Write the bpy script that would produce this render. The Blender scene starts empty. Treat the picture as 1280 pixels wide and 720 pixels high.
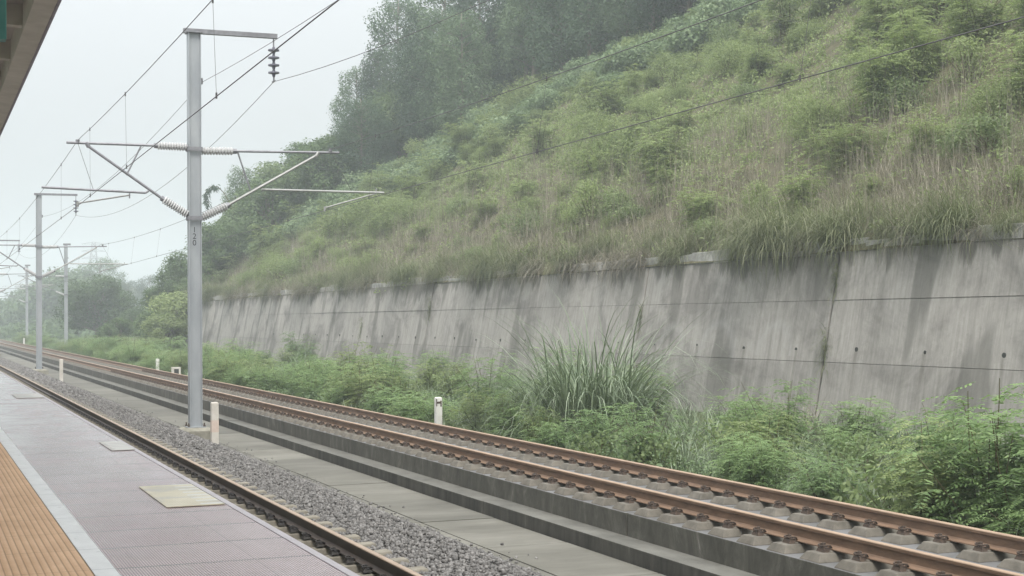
import bpy, math, random
import numpy as np
from mathutils import Matrix, Vector

random.seed(7)
rng = np.random.default_rng(11)
S = bpy.context.scene
COL = S.collection
PI = math.pi

# ------------------------------------------------------------------ camera
F, CX, CY = 1850.0, 640.0, 360.0
H = 2.28
def _cv(u, v): return np.array([u - CX, -(v - CY), F], float)
_Y = _cv(-105, 404); _Y /= np.linalg.norm(_Y)
_n = np.cross(_cv(244, 533), _cv(242, 42)); _n /= np.linalg.norm(_n)
_Z = np.cross(_Y, _n); _Z /= np.linalg.norm(_Z)
if _Z[1] < 0: _Z = -_Z
_X = np.cross(_Y, _Z)
if _X[0] < 0: _X = -_X
RW = np.array([_X, _Y, _Z])
CAM = np.array([0.0, 0.0, H])
def at(u, v, x=None, y=None, z=None):
    d = RW @ _cv(u, v)
    t = x / d[0] if x is not None else y / d[1] if y is not None else (z - H) / d[2]
    return CAM + d * t

cam = bpy.data.cameras.new('camera')
cam_o = bpy.data.objects.new('camera', cam)
COL.objects.link(cam_o)
m = Matrix.Identity(4)
for i in range(3):
    m[i][0] = RW[i, 0]; m[i][1] = RW[i, 1]; m[i][2] = -RW[i, 2]; m[i][3] = CAM[i]
cam_o.matrix_world = m
cam.sensor_width = 36.0
cam.lens = 36.0 * F / 1280.0
cam.clip_start = 0.1
cam.clip_end = 5000
S.camera = cam_o

# ------------------------------------------------------------------ helpers
def tag(o, label=None, cat=None, group=None, kind=None):
    if label: o['label'] = label
    if cat: o['category'] = cat
    if group: o['group'] = group
    if kind: o['kind'] = kind
    return o

def empty(name, loc=(0, 0, 0), rz=0.0):
    o = bpy.data.objects.new(name, None)
    COL.objects.link(o)
    o.location = loc
    o.rotation_euler = (0, 0, rz)
    o.empty_display_size = 0.2
    return o

def link(name, me, parent=None):
    o = bpy.data.objects.new(name, me)
    COL.objects.link(o)
    if parent is not None: o.parent = parent
    return o

def arr_mesh(name, V, Q, mat):
    """mesh from an (n,3) vertex array and an (m,k) face array, k = 3 or 4"""
    V = np.asarray(V, np.float32); Q = np.asarray(Q, np.int32)
    me = bpy.data.meshes.new(name)
    k = Q.shape[1]
    me.vertices.add(len(V)); me.vertices.foreach_set('co', V.ravel())
    me.loops.add(Q.size); me.loops.foreach_set('vertex_index', Q.ravel())
    me.polygons.add(len(Q))
    me.polygons.foreach_set('loop_start', np.arange(0, Q.size, k, dtype=np.int32))
    me.polygons.foreach_set('loop_total', np.full(len(Q), k, np.int32))
    me.update(calc_edges=True)
    me.materials.append(mat)
    return me

def cat_arrays(parts):
    Vs, Qs, n = [], [], 0
    for V, Q in parts:
        Vs.append(V); Qs.append(Q + n); n += len(V)
    return np.concatenate(Vs), np.concatenate(Qs)

def copy_tree(o, parent=None):
    c = o.copy(); COL.objects.link(c)
    if parent is not None: c.parent = parent
    for ch in list(o.children): copy_tree(ch, c)
    return c

class MB:
    def __init__(s): s.v = []; s.f = []
    def add(s, vs, fs):
        n = len(s.v); s.v += [tuple(map(float, p)) for p in vs]; s.f += [tuple(i + n for i in f) for f in fs]
        return s
    def box(s, x0, x1, y0, y1, z0, z1):
        return s.add([(x0,y0,z0),(x1,y0,z0),(x1,y1,z0),(x0,y1,z0),(x0,y0,z1),(x1,y0,z1),(x1,y1,z1),(x0,y1,z1)],
                     [(0,3,2,1),(4,5,6,7),(0,1,5,4),(1,2,6,5),(2,3,7,6),(3,0,4,7)])
    def frustum(s, c, b, t, z0, z1):
        """tapered block: half sizes b at z0, t at z1, centre c (x,y)"""
        x, y = c
        p = [(x-b[0],y-b[1],z0),(x+b[0],y-b[1],z0),(x+b[0],y+b[1],z0),(x-b[0],y+b[1],z0),
             (x-t[0],y-t[1],z1),(x+t[0],y-t[1],z1),(x+t[0],y+t[1],z1),(x-t[0],y+t[1],z1)]
        return s.add(p, [(0,3,2,1),(4,5,6,7),(0,1,5,4),(1,2,6,5),(2,3,7,6),(3,0,4,7)])
    def prism(s, prof, y0, y1):
        """(x,z) outline extruded along y, capped"""
        n = len(prof)
        vs = [(x, y0, z) for x, z in prof] + [(x, y1, z) for x, z in prof]
        fs = [(i, (i+1) % n, (i+1) % n + n, i + n) for i in range(n)]
        fs += [tuple(range(n-1, -1, -1)), tuple(range(n, 2*n))]
        return s.add(vs, fs)
    def tube(s, pts, r, n=8, cap=True):
        pts = [Vector(p) for p in pts]
        rs = r if isinstance(r, (list, tuple)) else [r] * len(pts)
        vs = []; fs = []
        for i, p in enumerate(pts):
            d = (pts[min(i+1, len(pts)-1)] - pts[max(i-1, 0)])
            d = d.normalized() if d.length > 1e-9 else Vector((0, 0, 1))
            a = d.orthogonal().normalized() if i == 0 else (a - d * a.dot(d)).normalized()
            b = d.cross(a)
            for k in range(n):
                t = 2 * PI * k / n
                vs.append(p + (a * math.cos(t) + b * math.sin(t)) * rs[i])
        for i in range(len(pts) - 1):
            for k in range(n):
                fs.append((i*n+k, i*n+(k+1) % n, (i+1)*n+(k+1) % n, (i+1)*n+k))
        if cap:
            fs.append(tuple(range(n-1, -1, -1))); fs.append(tuple(range((len(pts)-1)*n, len(pts)*n)))
        return s.add(vs, fs)
    def jitter(s, a):
        s.v = [tuple(c + random.uniform(-a, a) for c in p) for p in s.v]; return s
    def mesh(s, name, mat, smooth=False, bevel=0):
        me = bpy.data.meshes.new(name)
        me.from_pydata(s.v, [], s.f); me.update()
        import bmesh
        bm = bmesh.new(); bm.from_mesh(me)
        bmesh.ops.recalc_face_normals(bm, faces=bm.faces)
        if bevel:
            bmesh.ops.bevel(bm, geom=list(bm.edges), offset=bevel, segments=2, profile=0.6, affect='EDGES', clamp_overlap=True)
        bm.to_mesh(me); bm.free()
        me.materials.append(mat)
        if smooth:
            me.polygons.foreach_set('use_smooth', [True] * len(me.polygons))
        return me
    def build(s, name, mat, parent=None, smooth=False, bevel=0):
        return link(name, s.mesh(name, mat, smooth, bevel), parent)

# ------------------------------------------------------------------ materials
class NT:
    def __init__(s, name):
        s.m = bpy.data.materials.new(name); s.m.use_nodes = True
        s.t = s.m.node_tree; s.t.nodes.clear()
        s.out = s.n('ShaderNodeOutputMaterial')
    def n(s, typ, **kw):
        nd = s.t.nodes.new(typ)
        for k, v in kw.items(): setattr(nd, k, v)
        return nd
    def l(s, a, b): s.t.links.new(a, b)
    def put(s, sock, v):
        if hasattr(v, 'is_output') or isinstance(v, bpy.types.NodeSocket): s.l(v, sock)
        else: sock.default_value = v
    def pos(s, scale=(1, 1, 1), obj=False):
        if obj: src = s.n('ShaderNodeTexCoord').outputs['Object']
        else: src = s.n('ShaderNodeNewGeometry').outputs['Position']
        mp = s.n('ShaderNodeMapping'); mp.inputs['Scale'].default_value = scale
        s.l(src, mp.inputs['Vector']); return mp.outputs['Vector']
    def noise(s, vec, scale=1.0, detail=4.0, rough=0.6, dist=0.0):
        nd = s.n('ShaderNodeTexNoise')
        s.l(vec, nd.inputs['Vector']); nd.inputs['Scale'].default_value = scale
        nd.inputs['Detail'].default_value = detail; nd.inputs['Roughness'].default_value = rough
        nd.inputs['Distortion'].default_value = dist
        return nd.outputs['Fac']
    def ramp(s, fac, stops, interp='LINEAR'):
        nd = s.n('ShaderNodeValToRGB'); cr = nd.color_ramp; cr.interpolation = interp
        while len(cr.elements) < len(stops): cr.elements.new(0.5)
        for e, (p, c) in zip(cr.elements, stops):
            e.position = p
            e.color = (c, c, c, 1) if isinstance(c, (int, float)) else (*c, 1)
        s.l(fac, nd.inputs['Fac']); return nd.outputs['Color']
    def mix(s, fac, a, b, mode='MIX'):
        nd = s.n('ShaderNodeMix', data_type='RGBA', blend_type=mode)
        s.put(nd.inputs[0], fac)
        for sk, v in ((nd.inputs[6], a), (nd.inputs[7], b)):
            if isinstance(v, tuple): sk.default_value = (*v, 1) if len(v) == 3 else v
            else: s.l(v, sk)
        return nd.outputs[2]
    def math(s, op, a, b=0.0, c=None, clamp=False):
        nd = s.n('ShaderNodeMath', operation=op, use_clamp=clamp)
        s.put(nd.inputs[0], a); s.put(nd.inputs[1], b)
        if c is not None: s.put(nd.inputs[2], c)
        return nd.outputs[0]
    def xyz(s):
        g = s.n('ShaderNodeNewGeometry'); sp = s.n('ShaderNodeSeparateXYZ')
        s.l(g.outputs['Position'], sp.inputs[0]); return sp.outputs
    def island(s): return s.n('ShaderNodeNewGeometry').outputs['Random Per Island']
    def objrand(s): return s.n('ShaderNodeObjectInfo').outputs['Random']
    def bsdf(s, col, rough=0.8, metal=0.0, bump=None, bstr=0.3, bdist=0.02, spec=0.4):
        b = s.n('ShaderNodeBsdfPrincipled')
        if isinstance(col, tuple): b.inputs['Base Color'].default_value = (*col, 1)
        else: s.l(col, b.inputs['Base Color'])
        s.put(b.inputs['Roughness'], rough); b.inputs['Metallic'].default_value = metal
        b.inputs['Specular IOR Level'].default_value = spec
        if bump is not None:
            bp = s.n('ShaderNodeBump'); bp.inputs['Strength'].default_value = bstr
            bp.inputs['Distance'].default_value = bdist
            s.l(bump, bp.inputs['Height']); s.l(bp.outputs['Normal'], b.inputs['Normal'])
        s.l(b.outputs[0], s.out.inputs['Surface']); return b

def simple(name, c0, c1, scale=6.0, rough=0.8, metal=0.0, bstr=0.2, bdist=0.01, stretch=(1, 1, 1), spec=0.4, isl=0.0):
    t = NT(name)
    p = t.pos(stretch)
    f = t.noise(p, scale, 5, 0.65)
    col = t.ramp(f, [(0.3, c0), (0.7, c1)])
    if isl:
        k = t.math('MULTIPLY_ADD', t.island(), 2 * isl, 1 - isl)
        col = t.mix(1.0, col, t.ramp(k, [(0, 0), (1, 1)]) if False else _grey(t, k), 'MULTIPLY')
    t.bsdf(col, rough, metal, t.noise(p, scale * 6, 3), bstr, bdist, spec)
    return t.m
def _grey(t, k):
    c = t.n('ShaderNodeCombineColor')
    for i in range(3): t.l(k, c.inputs[i])
    return c.outputs[0]

def leaf_mat(name, dark, mid, light, trans=0.3, rough=0.55, isl=0.55):
    """leaf colour varies leaf by leaf and plant by plant"""
    t = NT(name)
    a = t.math('MULTIPLY_ADD', t.island(), isl, t.math('MULTIPLY', t.objrand(), 1 - isl))
    col = t.ramp(a, [(0.08, dark), (0.5, mid), (0.92, light)])
    b = t.bsdf(col, rough, spec=0.3)
    tr = t.n('ShaderNodeBsdfTranslucent'); t.l(t.mix(0.35, col, (0.14, 0.2, 0.04)), tr.inputs['Color'])
    mx = t.n('ShaderNodeMixShader'); mx.inputs[0].default_value = trans
    t.l(b.outputs[0], mx.inputs[1]); t.l(tr.outputs[0], mx.inputs[2])
    t.l(mx.outputs[0], t.out.inputs['Surface'])
    return t.m

M = {}
M['weed'] = leaf_mat('feathery_leaf', (0.11, 0.17, 0.07), (0.195, 0.295, 0.12), (0.32, 0.43, 0.19), 0.45)
M['reed'] = leaf_mat('reed_blade', (0.09, 0.13, 0.075), (0.18, 0.23, 0.14), (0.36, 0.41, 0.31), 0.25, isl=0.8)
M['grass'] = leaf_mat('slope_grass', (0.12, 0.155, 0.07), (0.215, 0.255, 0.115), (0.34, 0.345, 0.21), 0.35, isl=0.8)
M['hang'] = leaf_mat('hanging_grass', (0.10, 0.12, 0.065), (0.19, 0.215, 0.11), (0.33, 0.335, 0.22), 0.35, isl=0.75)
M['dry'] = leaf_mat('dry_grass', (0.14, 0.12, 0.095), (0.25, 0.22, 0.175), (0.40, 0.365, 0.30), 0.25, isl=0.8)
M['lime'] = leaf_mat('lime_leaf', (0.15, 0.195, 0.08), (0.26, 0.325, 0.135), (0.37, 0.44, 0.20), 0.5, isl=.65)
M['bush'] = leaf_mat('bush_leaf', (0.11, 0.15, 0.07), (0.205, 0.27, 0.12), (0.31, 0.38, 0.18), 0.5, isl=.65)
M['vine'] = leaf_mat('vine_leaf', (0.11, 0.165, 0.08), (0.185, 0.265, 0.135), (0.30, 0.375, 0.22), 0.42, isl=.6)
M['euc'] = leaf_mat('eucalyptus_leaf', (0.026, 0.056, 0.034), (0.066, 0.118, 0.066), (0.16, 0.23, 0.12), 0.3, isl=.3)
M['tree'] = leaf_mat('broadleaf_leaf', (0.055, 0.095, 0.04), (0.105, 0.165, 0.065), (0.19, 0.25, 0.10), 0.35, isl=.45)
M['bark'] = simple('pale_bark', (0.10, 0.085, 0.065), (0.26, 0.23, 0.19), 3, 0.9, stretch=(3, 3, 0.5))
M['stem'] = simple('plant_stem', (0.07, 0.07, 0.03), (0.14, 0.12, 0.06), 8, 0.9)

def rail_mat(name, side0, side1, top0, top1, r=0.6):
    t = NT(name)
    p = t.pos((2.5, 0.6, 2.5))
    f = t.noise(p, 5, 6, 0.7)
    side = t.ramp(f, [(0.3, side0), (0.7, side1)])
    top = t.ramp(f, [(0.3, top0), (0.7, top1)])
    z = t.xyz()[2]
    k = t.math('GREATER_THAN', z, -0.012)
    t.bsdf(t.mix(k, side, top), r, 0.0, t.noise(t.pos(), 60, 3), 0.25, 0.004, 0.35)
    return t.m
M['rail_rust'] = rail_mat('rusty_rail', (0.125, 0.079, 0.052), (0.235, 0.15, 0.098), (0.28, 0.195, 0.135), (0.37, 0.27, 0.195), 0.65)
M['rail_dark'] = rail_mat('dark_rail', (0.025, 0.017, 0.013), (0.055, 0.037, 0.026), (0.26, 0.19, 0.14), (0.36, 0.28, 0.21), 0.5)
M['clip'] = simple('fastener_iron', (0.014, 0.013, 0.013), (0.04, 0.034, 0.03), 30, 0.6)
M['clip_rust'] = simple('rusty_fastener', (0.035, 0.027, 0.022), (0.10, 0.068, 0.05), 30, 0.8)
M['block'] = simple('track_block_concrete', (0.085, 0.077, 0.063), (0.165, 0.15, 0.125), 5, 0.9, isl=0.0)
M['sleeper'] = simple('sleeper_concrete', (0.13, 0.118, 0.095), (0.26, 0.238, 0.195), 5, 0.92)
M['galv'] = simple('galvanised_steel', (0.30, 0.32, 0.34), (0.40, 0.42, 0.435), 3, 0.5, 0.35, 0.05, stretch=(1, 1, 0.3))
M['tubes'] = simple('cantilever_tube', (0.17, 0.17, 0.18), (0.28, 0.28, 0.30), 6, 0.5, 0.4, 0.05)
M['alu'] = simple('pale_aluminium_tube', (0.27, 0.27, 0.26), (0.38, 0.38, 0.37), 6, 0.45, 0.4, 0.05)
M['ins'] = simple('insulator_white', (0.40, 0.40, 0.40), (0.55, 0.55, 0.55), 12, 0.35, 0.0, 0.05)
M['ins_dark'] = simple('insulator_grey', (0.10, 0.10, 0.13), (0.19, 0.19, 0.23), 12, 0.3, 0.0, 0.05)
M['wire'] = simple('wire_metal', (0.07, 0.067, 0.068), (0.13, 0.125, 0.125), 4, 0.5, 0.5, 0.02)
M['black'] = simple('black_paint', (0.012, 0.012, 0.014), (0.03, 0.03, 0.03), 10, 0.6)
M['white'] = simple('white_post_paint', (0.55, 0.54, 0.50), (0.74, 0.73, 0.70), 5, 0.8)
M['gap'] = simple('joint_dirt_and_hole_shade', (0.02, 0.022, 0.02), (0.05, 0.05, 0.045), 9, 0.95)  # dirt in the floor joints; on holes and openings it is painted shade
M['core'] = simple('wall_joint_grime', (0.06, 0.057, 0.05), (0.25, 0.235, 0.215), 1.8, 0.95)
M['cap'] = simple('coping_stone', (0.20, 0.20, 0.185), (0.42, 0.41, 0.39), 4, 0.95, bstr=0.6, bdist=0.03)
M['soffit'] = simple('canopy_soffit', (0.30, 0.285, 0.25), (0.40, 0.38, 0.335), 1.5, 0.8)
M['canopy_edge'] = simple('canopy_edge_paint', (0.42, 0.40, 0.345), (0.54, 0.515, 0.455), 2.5, 0.75)
M['trim'] = simple('canopy_trim', (0.22, 0.21, 0.25), (0.36, 0.34, 0.38), 12, 0.7)
M['teal'] = simple('teal_panel', (0.05, 0.19, 0.17), (0.09, 0.26, 0.23), 2, 0.5)
M['footing'] = simple('footing_concrete', (0.15, 0.143, 0.115), (0.30, 0.285, 0.235), 4, 0.95)
M['stone'] = simple('ballast_stone', (0.098, 0.094, 0.090), (0.21, 0.202, 0.195), 18, 0.92, isl=0.4)
M['soil'] = simple('slope_soil', (0.06, 0.06, 0.03), (0.13, 0.115, 0.065), 1.2, 0.95, bstr=0.6, bdist=0.1)
M['soil_low'] = simple('weedy_ground', (0.035, 0.05, 0.02), (0.08, 0.10, 0.04), 1.5, 0.95, bstr=0.6, bdist=0.1)

def wall_mat():
    t = NT('wall_concrete')
    streak = t.noise(t.pos((1, 2.0, 0.13)), 1.5, 7, 0.72, 0.4)
    fine = t.noise(t.pos((1, 7, 0.35)), 1.5, 5, 0.75, 0.2)
    blot = t.noise(t.pos((1, 0.45, 0.6)), 0.9, 6, 0.65, 0.5)
    col = t.ramp(streak, [(0.30, (0.18, 0.168, 0.15)), (0.48, (0.315, 0.297, 0.27)), (0.6, (0.375, 0.355, 0.327)), (0.75, (0.47, 0.447, 0.415))])
    mott = t.noise(t.pos((1, 1.6, 1.3)), 2.3, 7, 0.75, 0.8)
    col = t.mix(0.3, col, t.ramp(mott, [(0.35, (0.13, 0.124, 0.113)), (0.65, (0.42, 0.40, 0.375))]))
    col = t.mix(0.35, col, t.ramp(fine, [(0.3, (0.15, 0.142, 0.13)), (0.7, (0.42, 0.40, 0.375))]))
    col = t.mix(0.75, col, t.mix(1.0, col, t.ramp(blot, [(0.38, 0.48), (0.47, .78), (0.53, .95), (0.64, 1.0)]), 'MULTIPLY'))
    k = t.math('MULTIPLY_ADD', t.island(), 0.22, 0.87)
    col = t.mix(1.0, col, _grey(t, k), 'MULTIPLY')
    z = t.xyz()[2]
    # damp dark moss that hangs down from the coping in tongues
    reach = t.noise(t.pos((1, 1.1, 0.05)), 1.3, 5, 0.7)
    d = t.math('SUBTRACT', 3.86, z)
    k = t.math('SUBTRACT', t.math('MULTIPLY', t.math('SUBTRACT', reach, 0.36), 3.0), d)
    col = t.mix(t.math('MULTIPLY', t.math('MULTIPLY', k, 3.0, clamp=True), 0.75), col, (0.085, 0.082, 0.07))
    # a few long damp run-off stains
    run = t.noise(t.pos((1, 0.75, 0.03)), 1.0, 2, 0.5)
    col = t.mix(t.math('MULTIPLY', t.ramp(run, [(0.57, 0.0), (0.62, 1.0)]), 0.55), col, (0.105, 0.102, 0.09))
    # run-off below the weep holes
    y_ = t.xyz()[1]
    fy = t.math('ABSOLUTE', t.math('MULTIPLY', t.math('SUBTRACT', t.math('FRACT', t.math('DIVIDE', t.math('SUBTRACT', y_, 30.95), 2.575)), 0.5), 2.575))
    wob = t.noise(t.pos((1, 3, 1.5)), 3, 4, .7)
    drip = t.math('MULTIPLY', t.math('SUBTRACT', t.math('MULTIPLY', wob, 0.17), fy), 14.0, clamp=True)
    below = t.math('MULTIPLY', t.math('LESS_THAN', z, 1.45), t.math('MULTIPLY', t.math('SUBTRACT', z, 0.1), 0.9, clamp=True))
    col = t.mix(t.math('MULTIPLY', t.math('MULTIPLY', drip, below), 0.45), col, (0.10, 0.092, 0.075))
    # pale chalky scrapes in arcs
    y = t.xyz()[1]
    for (yc, zc, r) in ((36.3, 1.15, 0.95), (33.3, 1.25, 0.8), (39.0, 1.3, 0.7)):
        dy = t.math('SUBTRACT', y, yc); dz = t.math('SUBTRACT', z, zc)
        rr = t.math('SQRT', t.math('ADD', t.math('MULTIPLY', dy, dy), t.math('MULTIPLY', dz, dz)))
        e = t.math('SUBTRACT', 1.0, t.math('MULTIPLY', t.math('ABSOLUTE', t.math('SUBTRACT', rr, r)), 5.0), clamp=True)
        e = t.math('MULTIPLY', e, t.math('GREATER_THAN', dz, 0.0))
        col = t.mix(t.math('MULTIPLY', t.math('MULTIPLY', e, fine), 0.5), col, (0.42, 0.41, 0.40))
    t.bsdf(col, 0.9, 0, t.mix(0.5, t.noise(t.pos(), 14, 5, 0.7), streak), 0.35, 0.03, 0.3)
    return t.m
M['wall'] = wall_mat()

def slab_mat():
    t = NT('slab_concrete')
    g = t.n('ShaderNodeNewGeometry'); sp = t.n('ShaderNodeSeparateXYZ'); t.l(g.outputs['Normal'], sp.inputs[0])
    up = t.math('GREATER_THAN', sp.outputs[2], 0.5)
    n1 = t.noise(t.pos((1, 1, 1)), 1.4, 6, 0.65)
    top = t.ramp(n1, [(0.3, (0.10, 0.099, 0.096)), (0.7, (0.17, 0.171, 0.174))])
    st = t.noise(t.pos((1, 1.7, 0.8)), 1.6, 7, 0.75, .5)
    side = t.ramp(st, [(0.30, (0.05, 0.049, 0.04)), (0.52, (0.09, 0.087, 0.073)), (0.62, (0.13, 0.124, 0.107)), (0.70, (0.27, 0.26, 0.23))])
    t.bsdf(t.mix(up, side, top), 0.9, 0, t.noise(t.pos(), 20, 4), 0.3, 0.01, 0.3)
    return t.m
M['slab'] = slab_mat()

def ledge_mat():
    t = NT('slab_base_concrete')
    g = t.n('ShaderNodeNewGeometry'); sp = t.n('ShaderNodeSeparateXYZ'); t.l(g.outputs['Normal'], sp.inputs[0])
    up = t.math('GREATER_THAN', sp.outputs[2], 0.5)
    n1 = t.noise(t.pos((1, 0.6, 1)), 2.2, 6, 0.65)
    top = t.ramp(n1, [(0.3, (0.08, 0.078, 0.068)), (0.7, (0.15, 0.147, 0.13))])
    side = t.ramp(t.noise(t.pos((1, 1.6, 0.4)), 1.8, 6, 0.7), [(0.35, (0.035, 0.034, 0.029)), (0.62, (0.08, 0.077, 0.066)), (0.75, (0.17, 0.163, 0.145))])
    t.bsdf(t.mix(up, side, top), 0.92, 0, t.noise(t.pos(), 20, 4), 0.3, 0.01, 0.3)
    return t.m
M['ledge'] = ledge_mat()

def floor_mat():
    t = NT('channel_floor_concrete')
    a = t.noise(t.pos((0.6, 1, 1)), 0.8, 6, 0.65, 0.4)
    b = t.noise(t.pos((1, 4, 1)), 1.5, 4, 0.6)
    col = t.ramp(a, [(0.3, (0.08, 0.076, 0.062)), (0.5, (0.125, 0.12, 0.10)), (0.72, (0.19, 0.182, 0.157))])
    col = t.mix(0.3, col, t.ramp(b, [(0.3, (0.075, 0.072, 0.06)), (0.7, (0.16, 0.154, 0.135))]))
    k = t.math('MULTIPLY_ADD', t.island(), 0.35, 0.82)
    t.bsdf(t.mix(1.0, col, _grey(t, k), 'MULTIPLY'), 0.85, 0, t.noise(t.pos(), 25, 4), 0.25, 0.008, 0.35)
    return t.m
M['floor'] = floor_mat()

def tile_mat():
    t = NT('pink_ribbed_tile')
    o = t.xyz()
    fx = t.math('FRACT', t.math('DIVIDE', t.math('SUBTRACT', o[0], 0.80), 0.0125))
    groove = t.math('GREATER_THAN', fx, 0.58)
    ti = t.math('FLOOR', t.math('DIVIDE', o[1], 0.6)); tx = t.math('FLOOR', t.math('DIVIDE', o[0], 0.305))
    w = t.n('ShaderNodeTexWhiteNoise', noise_dimensions='2D')
    cb = t.n('ShaderNodeCombineXYZ'); t.l(ti, cb.inputs[0]); t.l(tx, cb.inputs[1]); t.l(cb.outputs[0], w.inputs['Vector'])
    base = t.ramp(w.outputs['Value'], [(0.0, (0.53, 0.395, 0.40)), (1.0, (0.63, 0.49, 0.495))])
    n1 = t.noise(t.pos((1, 1, 1)), 2.6, 6, 0.65)
    base = t.mix(0.45, base, t.ramp(n1, [(0.3, (0.44, 0.335, 0.34)), (0.7, (0.62, 0.50, 0.505))]))
    col = t.mix(groove, base, t.mix(0.6, base, (0.19, 0.14, 0.15)))
    fy = t.math('FRACT', t.math('DIVIDE', o[1], 0.6))
    j = t.math('LESS_THAN', fy, 0.03)
    fx2 = t.math('FRACT', t.math('DIVIDE', t.math('SUBTRACT', o[0], 0.80), 0.305))
    j = t.math('MAXIMUM', j, t.math('MULTIPLY', t.math('LESS_THAN', fx2, 0.012), 0.35))
    col = t.mix(j, col, (0.10, 0.085, 0.09))
    scuff = t.noise(t.pos((1.2, .8, 1)), 1.6, 5, 0.7, .5)
    t.bsdf(col, t.ramp(scuff, [(0.38, 0.05), (0.62, 0.18)]), 0, t.noise(t.pos(), 40, 3), 0.03, 0.002, 0.5)
    return t.m
M['tile'] = tile_mat()
M['tile_edge'] = simple('platform_edge_tile', (0.42, 0.38, 0.40), (0.52, 0.48, 0.50), 4, 0.4)
M['strip'] = None
def strip_mat():
    t = NT('white_warning_strip')
    o = t.xyz()
    j = t.math('LESS_THAN', t.math('FRACT', t.math('DIVIDE', o[1], 0.6)), 0.012)
    n1 = t.noise(t.pos((2, 1, 1)), 4, 6, 0.7)
    col = t.ramp(n1, [(0.25, (0.62, 0.62, 0.61)), (0.7, (0.77, 0.77, 0.76))])
    spot = t.ramp(t.noise(t.pos(), 16, 2, 0.5), [(0.72, 0.0), (0.76, 1.0)])
    col = t.mix(t.math('MULTIPLY', spot, 0.6), col, (0.16, 0.15, 0.14))
    t.bsdf(t.mix(j, col, (0.33, 0.34, 0.34)), 0.4, 0, n1, 0.05, 0.003)
    return t.m
M['strip'] = strip_mat()
def tactile_mat():
    t = NT('orange_tactile_tile')
    o = t.xyz()
    n1 = t.noise(t.pos((2, 1, 1)), 3, 6, 0.7)
    col = t.ramp(n1, [(0.25, (0.53, 0.33, 0.19)), (0.7, (0.69, 0.455, 0.28))])
    fx = t.math('FRACT', t.math('DIVIDE', t.math('SUBTRACT', o[0], 0.10), 0.0315))
    low = t.math('GREATER_THAN', fx, 0.80)
    fy = t.math('FRACT', t.math('DIVIDE', o[1], 0.03))
    tick = t.math('MULTIPLY', low, t.math('MULTIPLY_ADD', t.math('LESS_THAN', fy, 0.5), 0.4, 0.22))
    col = t.mix(tick, col, (0.16, 0.09, 0.06))
    j = t.math('LESS_THAN', t.math('FRACT', t.math('DIVIDE', o[1], 0.6)), 0.012)
    col = t.mix(t.math('MULTIPLY', j, 0.5), col, (0.18, 0.10, 0.06))
    t.bsdf(col, 0.6, 0, n1, 0.05, 0.003, 0.25)
    return t.m
M['tactile'] = tactile_mat()
def plate_mat(name, c0, c1, c2):
    t = NT(name)
    n1 = t.noise(t.pos((1, 1, 1)), 2.4, 6, 0.7, 0.5)
    col = t.ramp(n1, [(0.3, c0), (0.5, c1), (0.72, c2)])
    o = t.xyz()
    a = t.math('SINE', t.math('MULTIPLY', t.math('ADD', o[0], o[1]), 190.0))
    b = t.math('SINE', t.math('MULTIPLY', t.math('SUBTRACT', o[0], o[1]), 190.0))
    st = t.math('MULTIPLY', t.math('LESS_THAN', t.math('FRACT', t.math('DIVIDE', t.math('ADD', o[1], t.math('MULTIPLY', n1, .05)), 0.155)), 0.42), t.math('GREATER_THAN', o[0], 1.535))
    col = t.mix(t.math('MULTIPLY', st, 0.75), col, (0.66, 0.655, 0.62))
    wear = t.ramp(t.noise(t.pos((1.3, 1, 1)), 3.4, 5, .7), [(0.5, 0.0), (0.62, 1.0)])
    col = t.mix(t.math('MULTIPLY', wear, 0.55), col, (0.36, 0.35, 0.345))
    t.bsdf(col, 0.4, 0.0, t.math('MULTIPLY', a, b), 0.25, 0.004)
    return t.m
M['plate'] = plate_mat('cream_cover_paint', (0.44, 0.40, 0.31), (0.58, 0.52, 0.37), (0.68, 0.62, 0.47))
M['plate_pale'] = plate_mat('pale_cover_paint', (0.40, 0.37, 0.35), (0.50, 0.475, 0.43), (0.58, 0.55, 0.49))

# ------------------------------------------------------------------ setting: ground, platform, channel, slab
PZ = 1.21
def gz(x, y):
    """height of the weedy strip and the flat land"""
    return -0.62 + 0.25 * max(0.0, min(1.0, (x - 12) / 8.0)) + 0.06 * math.sin(x * 0.9) * math.cos(y * 0.37)

g = MB()
g.add([(-600, -150, -0.95), (900, -150, -0.95), (900, 1300, -0.95), (-600, 1300, -0.95)], [(0, 1, 2, 3)])
tag(g.build('ground', M['soil_low']), kind='structure')

# weedy strip between slab track and wall: an uneven sheet
nx, ny = 14, 180
xs = np.linspace(11.25, 20.6, nx); ys = np.linspace(2, 330, ny)
V = np.array([[x, y, gz(x, y)] for y in ys for x in xs])
Q = np.array([[j*nx+i, j*nx+i+1, (j+1)*nx+i+1, (j+1)*nx+i] for j in range(ny-1) for i in range(nx-1)])
tag(link('verge_ground', arr_mesh('verge_ground', V, Q, M['soil_low'])), kind='structure')

YP0, YP1 = -12.0, 150.0
# platform body
p = MB(); p.box(-7, 1.66, YP0, YP1, -0.9, 1.05); p.box(-7, 1.715, YP0, YP1, 1.06, 1.195)
tag(p.build('platform', M['footing']), kind='structure')
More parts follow.
